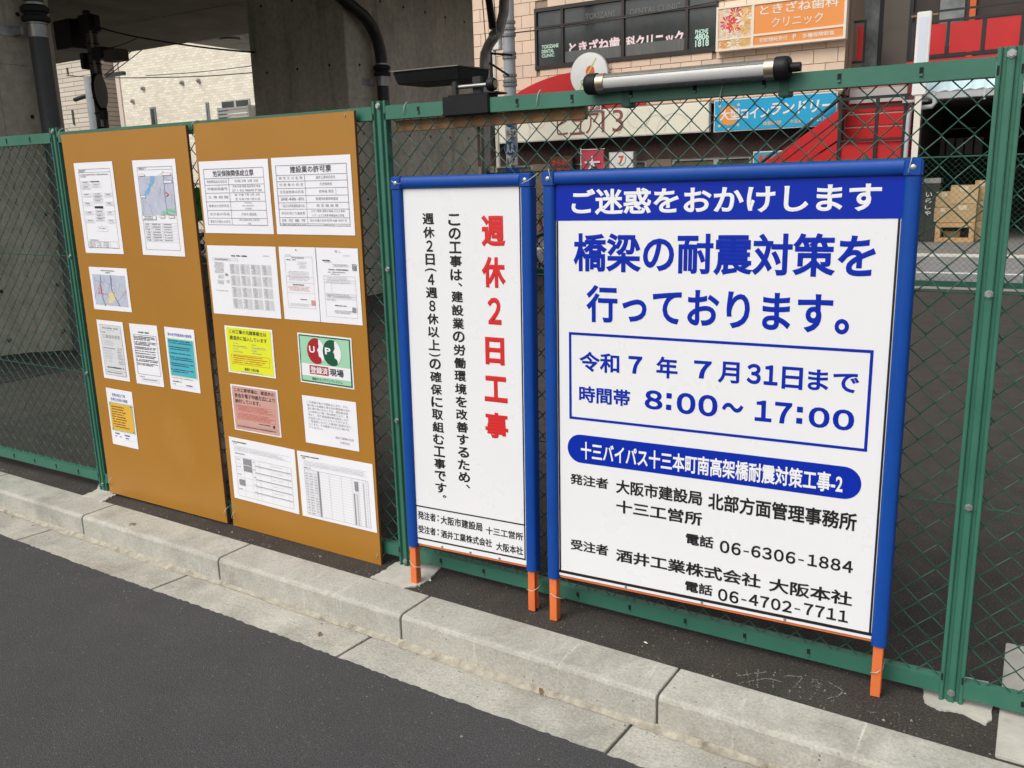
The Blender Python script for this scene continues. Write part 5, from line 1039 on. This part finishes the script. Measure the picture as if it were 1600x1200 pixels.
for py, t in ((188,'1-24'),(232,'1-7')):
    q = at(797,py,1,yq2-.08); rd = (at(806,py,1,yq2-.08).x-at(788,py,1,yq2-.08).x)/2*1.05
    d = MB().lathe((q.x-ox,-.06,q.z), (0,-1,0), [(0,rd),(.012,rd)], 28).build('sign_disc', TB, sp); MB().lathe((q.x-ox,-.073,q.z), (0,-1,0), [(0,rd*.99),(.0005,rd*.99)], 28).build('rim', WHITEP, d); MB().lathe((q.x-ox,-.075,q.z), (0,-1,0), [(0,rd*.93),(.0005,rd*.93)], 28).build('field', TB, d)
    for dx in (-.05,.05):                                  # two walking figures
        X0 = q.x-ox+dx; Z0 = q.z
        MB().lathe((X0,-.0765,Z0+rd*.5), (0,-1,0), [(0,.028),(.0005,.028)], 12).build('figure_head', WHITEP, d)
        MB().add([(X0-.025,-.077,Z0+rd*.36),(X0-.03,-.077,Z0-.02),(X0-.055,-.077,Z0-rd*.6),(X0-.025,-.077,Z0-rd*.6),(X0,-.077,Z0-.05),(X0+.03,-.077,Z0-rd*.6),(X0+.06,-.077,Z0-rd*.6),(X0+.03,-.077,Z0-.02),(X0+.025,-.077,Z0+rd*.36)], [tuple(range(9))]).build('figure_body', WHITEP, d)
    q2 = at(799,py+20,1,yq2-.08); MB().box(q2.x-ox-.12,q2.x-ox+.12,-.075,-.06,q2.z-.07,q2.z+.07).build('number_plate', WHITEP, sp)
    text(t, (q2.x-ox-.09,q2.x-ox+.09,q2.z-.045,q2.z+.045), -.077, INK, sp, .02)
q = at(800,266,1,yq2-.08); MB().box(q.x-ox-.16,q.x-ox+.16,-.075,-.06,q.z-.12,q.z+.05).build('blue_plate', TB, sp)
def cable(name, label, pts, r=.012):
    P = []
    for a, b in zip(pts, pts[1:]):
        for k in range(8): t = k/8; v = Vector(a).lerp(Vector(b), t); v.z -= .10*math.sin(math.pi*t)*(Vector(b)-Vector(a)).length/10; P.append(v)
    P.append(Vector(pts[-1])); tag(MB().tube(P, r, 6).build(name, BLACKM, smooth='all'), label, 'cable', 'overhead cables')
cable('overhead_cable', 'black overhead cable crossing in front of the clinic windows', [at(798,52,1,15.9), at(1120,2,1,16.2), at(1400,-50,1,16.5)], .014)
# ---------------------------------------------------------------- left background: tiled block, brick block, pole
MOS = bpy.data.materials.new('mosaic_wall'); MOS.use_nodes = True; n_ = MOS.node_tree.nodes; l_ = MOS.node_tree.links
geo = n_.new('ShaderNodeNewGeometry'); mp = n_.new('ShaderNodeMapping'); mp.inputs['Rotation'].default_value = (math.radians(90),0,0); mp.vector_type = 'POINT'
br = n_.new('ShaderNodeTexBrick'); br.inputs['Scale'].default_value = 1.0; br.inputs['Brick Width'].default_value = .24; br.inputs['Row Height'].default_value = .10; br.inputs['Mortar Size'].default_value = .006
br.inputs['Color1'].default_value = (.66,.60,.48,1); br.inputs['Color2'].default_value = (.82,.78,.66,1); br.inputs['Mortar'].default_value = (.55,.50,.40,1); br.inputs['Bias'].default_value = .1
l_.new(geo.outputs['Position'], mp.inputs[0]); l_.new(mp.outputs[0], br.inputs[0]); l_.new(br.outputs[0], n_['Principled BSDF'].inputs['Base Color']); n_['Principled BSDF'].inputs['Roughness'].default_value = .7
YT = 22.0
tb = thing('tiled_building', 'cream mosaic tiled apartment block seen under the viaduct', 'building')
tx0 = at(184,100,1,YT).x; MB().box(tx0, -16, YT, YT+8, .03, 9.5).build('wall', MOS, tb); MB().box(tx0-.22, tx0+.02, YT-.05, YT+8, .03, 9.6).build('corner_strip', mat('pink_trim', (.60,.52,.45), .7), tb)
for a, b in (((234,168),(246,198)),((321,160),(328,185))): 
    x0, x1, z0, z1 = fbox(a, b, YT-.02); wn = MB().box(x0,x1,YT-.04,YT+.05,z0-.4,z1).build('window', mat('slit_grey', (.20,.21,.21), .5), tb); MB().box(x0+.07,x1-.07,YT-.05,YT-.042,z0-.35,z1-.07).build('pane', GLASS, wn)
x0, x1, z0, z1 = fbox((346,158),(391,168), YT-.02); wn = MB().box(x0,x1,YT-.05,YT+.05,z0,z1).build('window', mat('aluminium_frame', (0,0,0)), tb)
for a, b in ((0,.49),(.51,1)): MB().box(x0+(x1-x0)*a+.05,x0+(x1-x0)*b-.05,YT-.06,YT-.052,z0+.05,z1-.05).build('pane', GLASS, wn)
x0, x1, z0, z1 = fbox((342,169),(393,188), YT-.3); gr = MB().box(x0,x0+.06,YT-.4,YT,z0-.6,z1).box(x1-.06,x1,YT-.4,YT,z0-.6,z1).build('balcony', mat('louvre_grey', (.30,.30,.29), .5), tb)
for k in range(9): zz = z0-.6+(z1-z0+.6)*k/9; MB().box(x0+.06,x1-.06,YT-.42,YT-.36,zz+.02,zz+(z1-z0+.6)/9-.03).build('slat', mat('louvre_grey', (0,0,0)), gr)
for p in ((221,138),(282,129),(308,126),(205,158)): x, z = fa(p, YT-.1); MB().lathe((x,YT,z), (0,-1,0), [(0,.09),(.08,.085),(.14,.04)], 12).build('vent_hood', STEEL, tb, smooth=True)
x, z = fa((229,121), YT-.1); MB().box(x-.55,x+.55,YT-1.6,YT-1.45,z-.07,z+.07).build('lamp_bar', BLACKM, tb)
gb = thing('building', 'brown grey side wall block between the mosaic block and the brick block', 'building')
MB().box(at(160,150,1,24).x, tx0-.25, 24, 31, .03, 8.5).build('wall', mat('taupe_render', (.22,.18,.15), .8, noise=.1, scale=.8), gb); MB().box(at(160,150,1,24).x-.05, tx0-.25, 23.6, 24.0, 8.1, 8.6).build('eave', mat('taupe_render', (0,0,0)), gb)
BK = bpy.data.materials.new('pale_brick'); BK.use_nodes = True; n_ = BK.node_tree.nodes; l_ = BK.node_tree.links
geo = n_.new('ShaderNodeNewGeometry'); mp = n_.new('ShaderNodeMapping'); mp.inputs['Rotation'].default_value = (math.radians(90),0,0)
br = n_.new('ShaderNodeTexBrick'); br.inputs['Scale'].default_value = 1.0; br.inputs['Brick Width'].default_value = 1.6; br.inputs['Row Height'].default_value = .2; br.inputs['Mortar Size'].default_value = .018
br.inputs['Color1'].default_value = (.54,.48,.40,1); br.inputs['Color2'].default_value = (.62,.56,.47,1); br.inputs['Mortar'].default_value = (.25,.20,.16,1)
l_.new(geo.outputs['Position'], mp.inputs[0]); l_.new(mp.outputs[0], br.inputs[0]); l_.new(br.outputs[0], n_['Principled BSDF'].inputs['Base Color']); n_['Principled BSDF'].inputs['Roughness'].default_value = .8
kb = thing('brick_building', 'pale sided building glimpsed beside the near pier', 'building')
MB().box(-62, at(157,150,1,23).x, 23, 32, .03, 11).build('wall', BK, kb)
for a, b in (((104,106),(107,116)),((112,172),(117,195))): x0,x1,z0,z1 = fbox(a,b,22.98); MB().box(x0,x1,22.95,23.02,z0,z1).build('window', GLASS, kb)
# light canopy slab to the right of the mosaic block, with a round lamp
cz_ = 5.6; q = at(288,66,2,cz_)
cn = thing('canopy', 'pale concrete canopy slab with a round lamp beyond the viaduct', 'canopy', mat=T(q.x, 11.6, cz_))
for i in range(2):
    for j in range(4): MB().box(i*2.0+.01, i*2.0+1.99, j*2.2+.01, j*2.2+2.19, 0, .03).build('soffit_panel', mat('canopy_grey', (.40,.38,.33), .8, noise=.08, scale=1), cn)
MB().box(0, 4, 0, 9, .031, .5).build('slab', mat('canopy_grey', (0,0,0)), cn)
l = at(359,60,2,cz_)-Vector((q.x,11.6,cz_)); MB().lathe((l.x,l.y,.0), (0,0,-1), [(0,.28),(.05,.26)], 20).build('lamp', mat('lamp_rim', (.16,.14,.12), .5), cn)
# electricity pole with transformer and mirror
yE = 6.7
ep = thing('electricity_pole', 'dark concrete electricity pole with transformer and rubber guards', 'pole', mat=T(at(155,150,1,yE).x, yE, 0)); ox = ep.location.x
ztop = at(140,22,1,yE).z
MB().tube([(0,0,0),(0,0,ztop)], [.098,.088], 16).build('shaft', mat('dark_pole', (.10,.10,.095), .6, noise=.2, scale=4), ep, smooth=True)
MB().tube([(.075,-.06,0),(.068,-.055,ztop-.1)], .022, 8).build('conduit', mat('steel_conduit', (.38,.37,.35), .4, .5), ep, smooth=True)
def eb(p): q = at(p[0], p[1], 1, yE); return q.x-ox, q.z
def ebox(nm, a, b, m, y0=-.15, y1=.15): y0 *= .5; y1 *= .5; (x0,z1),(x1,z0) = eb(a), eb(b); return MB().box(x0,x1,y0,y1,z0,z1).build(nm, m, ep, bevel=.012)
ebox('transformer', (100,36), (132,76), BLACKM, -.4, .4); ebox('cross_arm', (97,34),(152,42), BLACKM, -.08, .08); ebox('insulator', (129,26),(150,48), BLACKM, -.2, .2); ebox('insulator', (131,17),(139,30), BLACKM, -.08, .08)
ebox('closure_box', (168,80), (194,94), mat('dull_grey_box', (.13,.115,.10), .6), -.2, .2); ebox('dark_box', (152,76),(171,92), BLACKM, -.25, .25); ebox('dark_box', (132,84),(142,108), BLACKM, -.2, .2)
(x0, z0) = eb((166,144)); MB().lathe((x0-.02,-.12,z0), (.82,.57,0), [(0,.29),(.04,.27),(.05,.08)], 28).build('mirror_back', BLACKM, ep, smooth=True)
(x0, z0) = eb((170,178)); MB().box(x0-.08,x0+.07,-.12,-.06,z0-.09,z0+.09).build('plate', BLACKM, ep, bevel=.01)
(x0, z0) = eb((172,202)); MB().lathe((x0,-.12,z0-.18), (.7,.0,0), [(0,.22),(.04,.2),(.05,.06)], 28).build('mirror_back', BLACKM, ep, smooth=True)
for py in (50,68,84,100,132,153,178): z = eb((152,py))[1]; MB().lathe((0,0,z), (0,0,1), [(-.012,.105),(.012,.105)], 14).build('band', BLACKM, ep)
sp2 = thing('street_pole', 'thin pale pole behind the electricity pole', 'pole', mat=T(at(148,170,1,16).x, 16, 0))
MB().tube([(0,0,0),(0,0,at(143,120,1,16).z)], .22, 12).build('shaft', mat('pole_grey', (0,0,0)), sp2, smooth=True); MB().tube([(-1.0,0,at(148,152,1,16).z),(0,0,at(148,146,1,16).z)], .07, 8).build('arm', BLACKM, sp2)
E0 = Vector((ox, yE, 0))
cable('overhead_cable', 'upper black cable running from the electricity pole to the far pier', [at(152,42,1,yE), at(215,58,1,yE), at(398,82,1,yE+.1)], .012)
cable('overhead_cable', 'black cable along the mosaic wall above the vents', [at(104,118,1,16.5), at(240,121,1,17), at(400,113,1,18)], .016)
cable('overhead_cable', 'thin cable rising to the wall lamp bar of the mosaic block', [at(228,118,1,17), at(400,102,1,18)], .012)
cable('overhead_cable', 'steep cable from the deck edge down to the electricity pole', [at(223,77,1,7.2), at(166,120,1,6.8)], .007)
cable('overhead_cable', 'second steep cable beside the round mirror', [at(205,80,1,7.2), at(163,118,1,6.8)], .007)
cable('overhead_cable', 'short cable dropping from the main cable to the closure box', [at(217,58,1,yE), at(190,70,1,yE), at(172,75,1,yE)], .007)
# ---------------------------------------------------------------- seen through the gaps: green planter box, bicycles
gp = thing('green_banner', 'bright green mesh banner beyond the gap between the boards', 'banner', mat=T(at(302,310,1,10.6).x-1.2, 10.6, 0))
MB().box(0,2.4,-.01,.01,.9,1.62).build('cloth', mat('bright_green_cloth', (.06,.42,.05), .8, noise=.2, scale=3), gp); MB().box(0,.04,-.02,.02,-.03,1.64).box(2.36,2.4,-.02,.02,-.03,1.64).build('pole', FR, gp)
def bicycle(x, y, rz, col, label):
    b = thing('bicycle', label, 'bicycle', 'bicycles parked along the far fence', T(x, y, -.03) @ Matrix.Rotation(rz, 4, 'Z')); R0 = .33
    for cx in (0, 1.08):
        t = MB().tube([(cx+R0*math.cos(2*math.pi*k/28), 0, R0+R0*math.sin(2*math.pi*k/28)) for k in range(28)], .019, 6, closed=True).build('wheel', RUBBER, b, smooth='all')
        m = MB().tube([(cx+(R0-.03)*math.cos(2*math.pi*k/28), 0, R0+(R0-.03)*math.sin(2*math.pi*k/28)) for k in range(28)], .010, 5, closed=True)
        for k in range(14): m.tube([(cx,0,R0),(cx+(R0-.03)*math.cos(2*math.pi*k/14),0,R0+(R0-.03)*math.sin(2*math.pi*k/14))], .0025, 4)
        m.build('rim', STEEL, t); MB().tube([(cx+(R0+.04)*math.cos(math.radians(a)), 0, R0+(R0+.04)*math.sin(math.radians(a))) for a in range(20,171,10)], .02, 5).build('mudguard', STEEL, b)
    m = MB()
    for p in (((0,0,.33),(.38,0,.30)),((.38,0,.30),(.95,0,.72)),((.38,0,.30),(.26,0,.86)),((0,0,.33),(.28,0,.76)),((.31,0,.60),(.93,0,.62)),((1.08,0,.33),(.90,0,.90))): m.tube(p, .017, 7)
    m.build('frame', col, b, smooth=True)
    MB().tube([(.70,-.27,1.02),(.86,-.25,1.0),(.90,0,.98),(.86,.25,1.0),(.70,.27,1.02)], .011, 6).tube([(.90,0,.88),(.90,0,.98)], .013, 6).build('handlebar', STEEL, b, smooth=True)
    MB().lathe((.24,0,.9), (0,0,1), [(-.03,.03),(0,.09),(.03,.10),(.045,.07)], 12).build('saddle', BLACKP, b, smooth=True)
    m = MB()
    for z in (.74,.84,.94): m.tube([(1.0,-.17,z),(1.28,-.17,z),(1.28,.17,z),(1.0,.17,z),(1.0,-.17,z)], .006, 4)
    for k in range(7):
        for yy in (-.17,.17): m.tube([(1.0+.28*k/6,yy,.74),(1.0+.28*k/6,yy,.94)], .004, 4)
    m.build('basket', STEEL, b)
    MB().lathe((.38,-.04,.30), (0,-1,0), [(0,.09),(.012,.09)], 16).build('crank', BLACKM, b)
RB = mat('bicycle_red', (.42,.03,.03), .35); SB = mat('bicycle_silver', (.40,.41,.42), .35, .5); DBL = mat('bicycle_dark_blue', (.02,.03,.10), .35)
gx = at(845,400,1,10.9).x
bicycle(gx-.7, 10.75, math.radians(70), RB, 'red bicycle with basket parked against the far fence between the signs')
bicycle(gx+.1, 10.8, math.radians(74), SB, 'silver bicycle with basket parked beside the red bicycle'); bicycle(gx-1.5, 10.8, math.radians(68), DBL, 'dark blue bicycle with basket parked next to the red bicycle')
gx = at(312,380,1,10.9).x
bicycle(gx-.5, 10.85, math.radians(72), DBL, 'dark bicycle with basket below the green banner'); bicycle(gx+.4, 10.9, math.radians(72), RB, 'red bicycle with basket below the green banner')
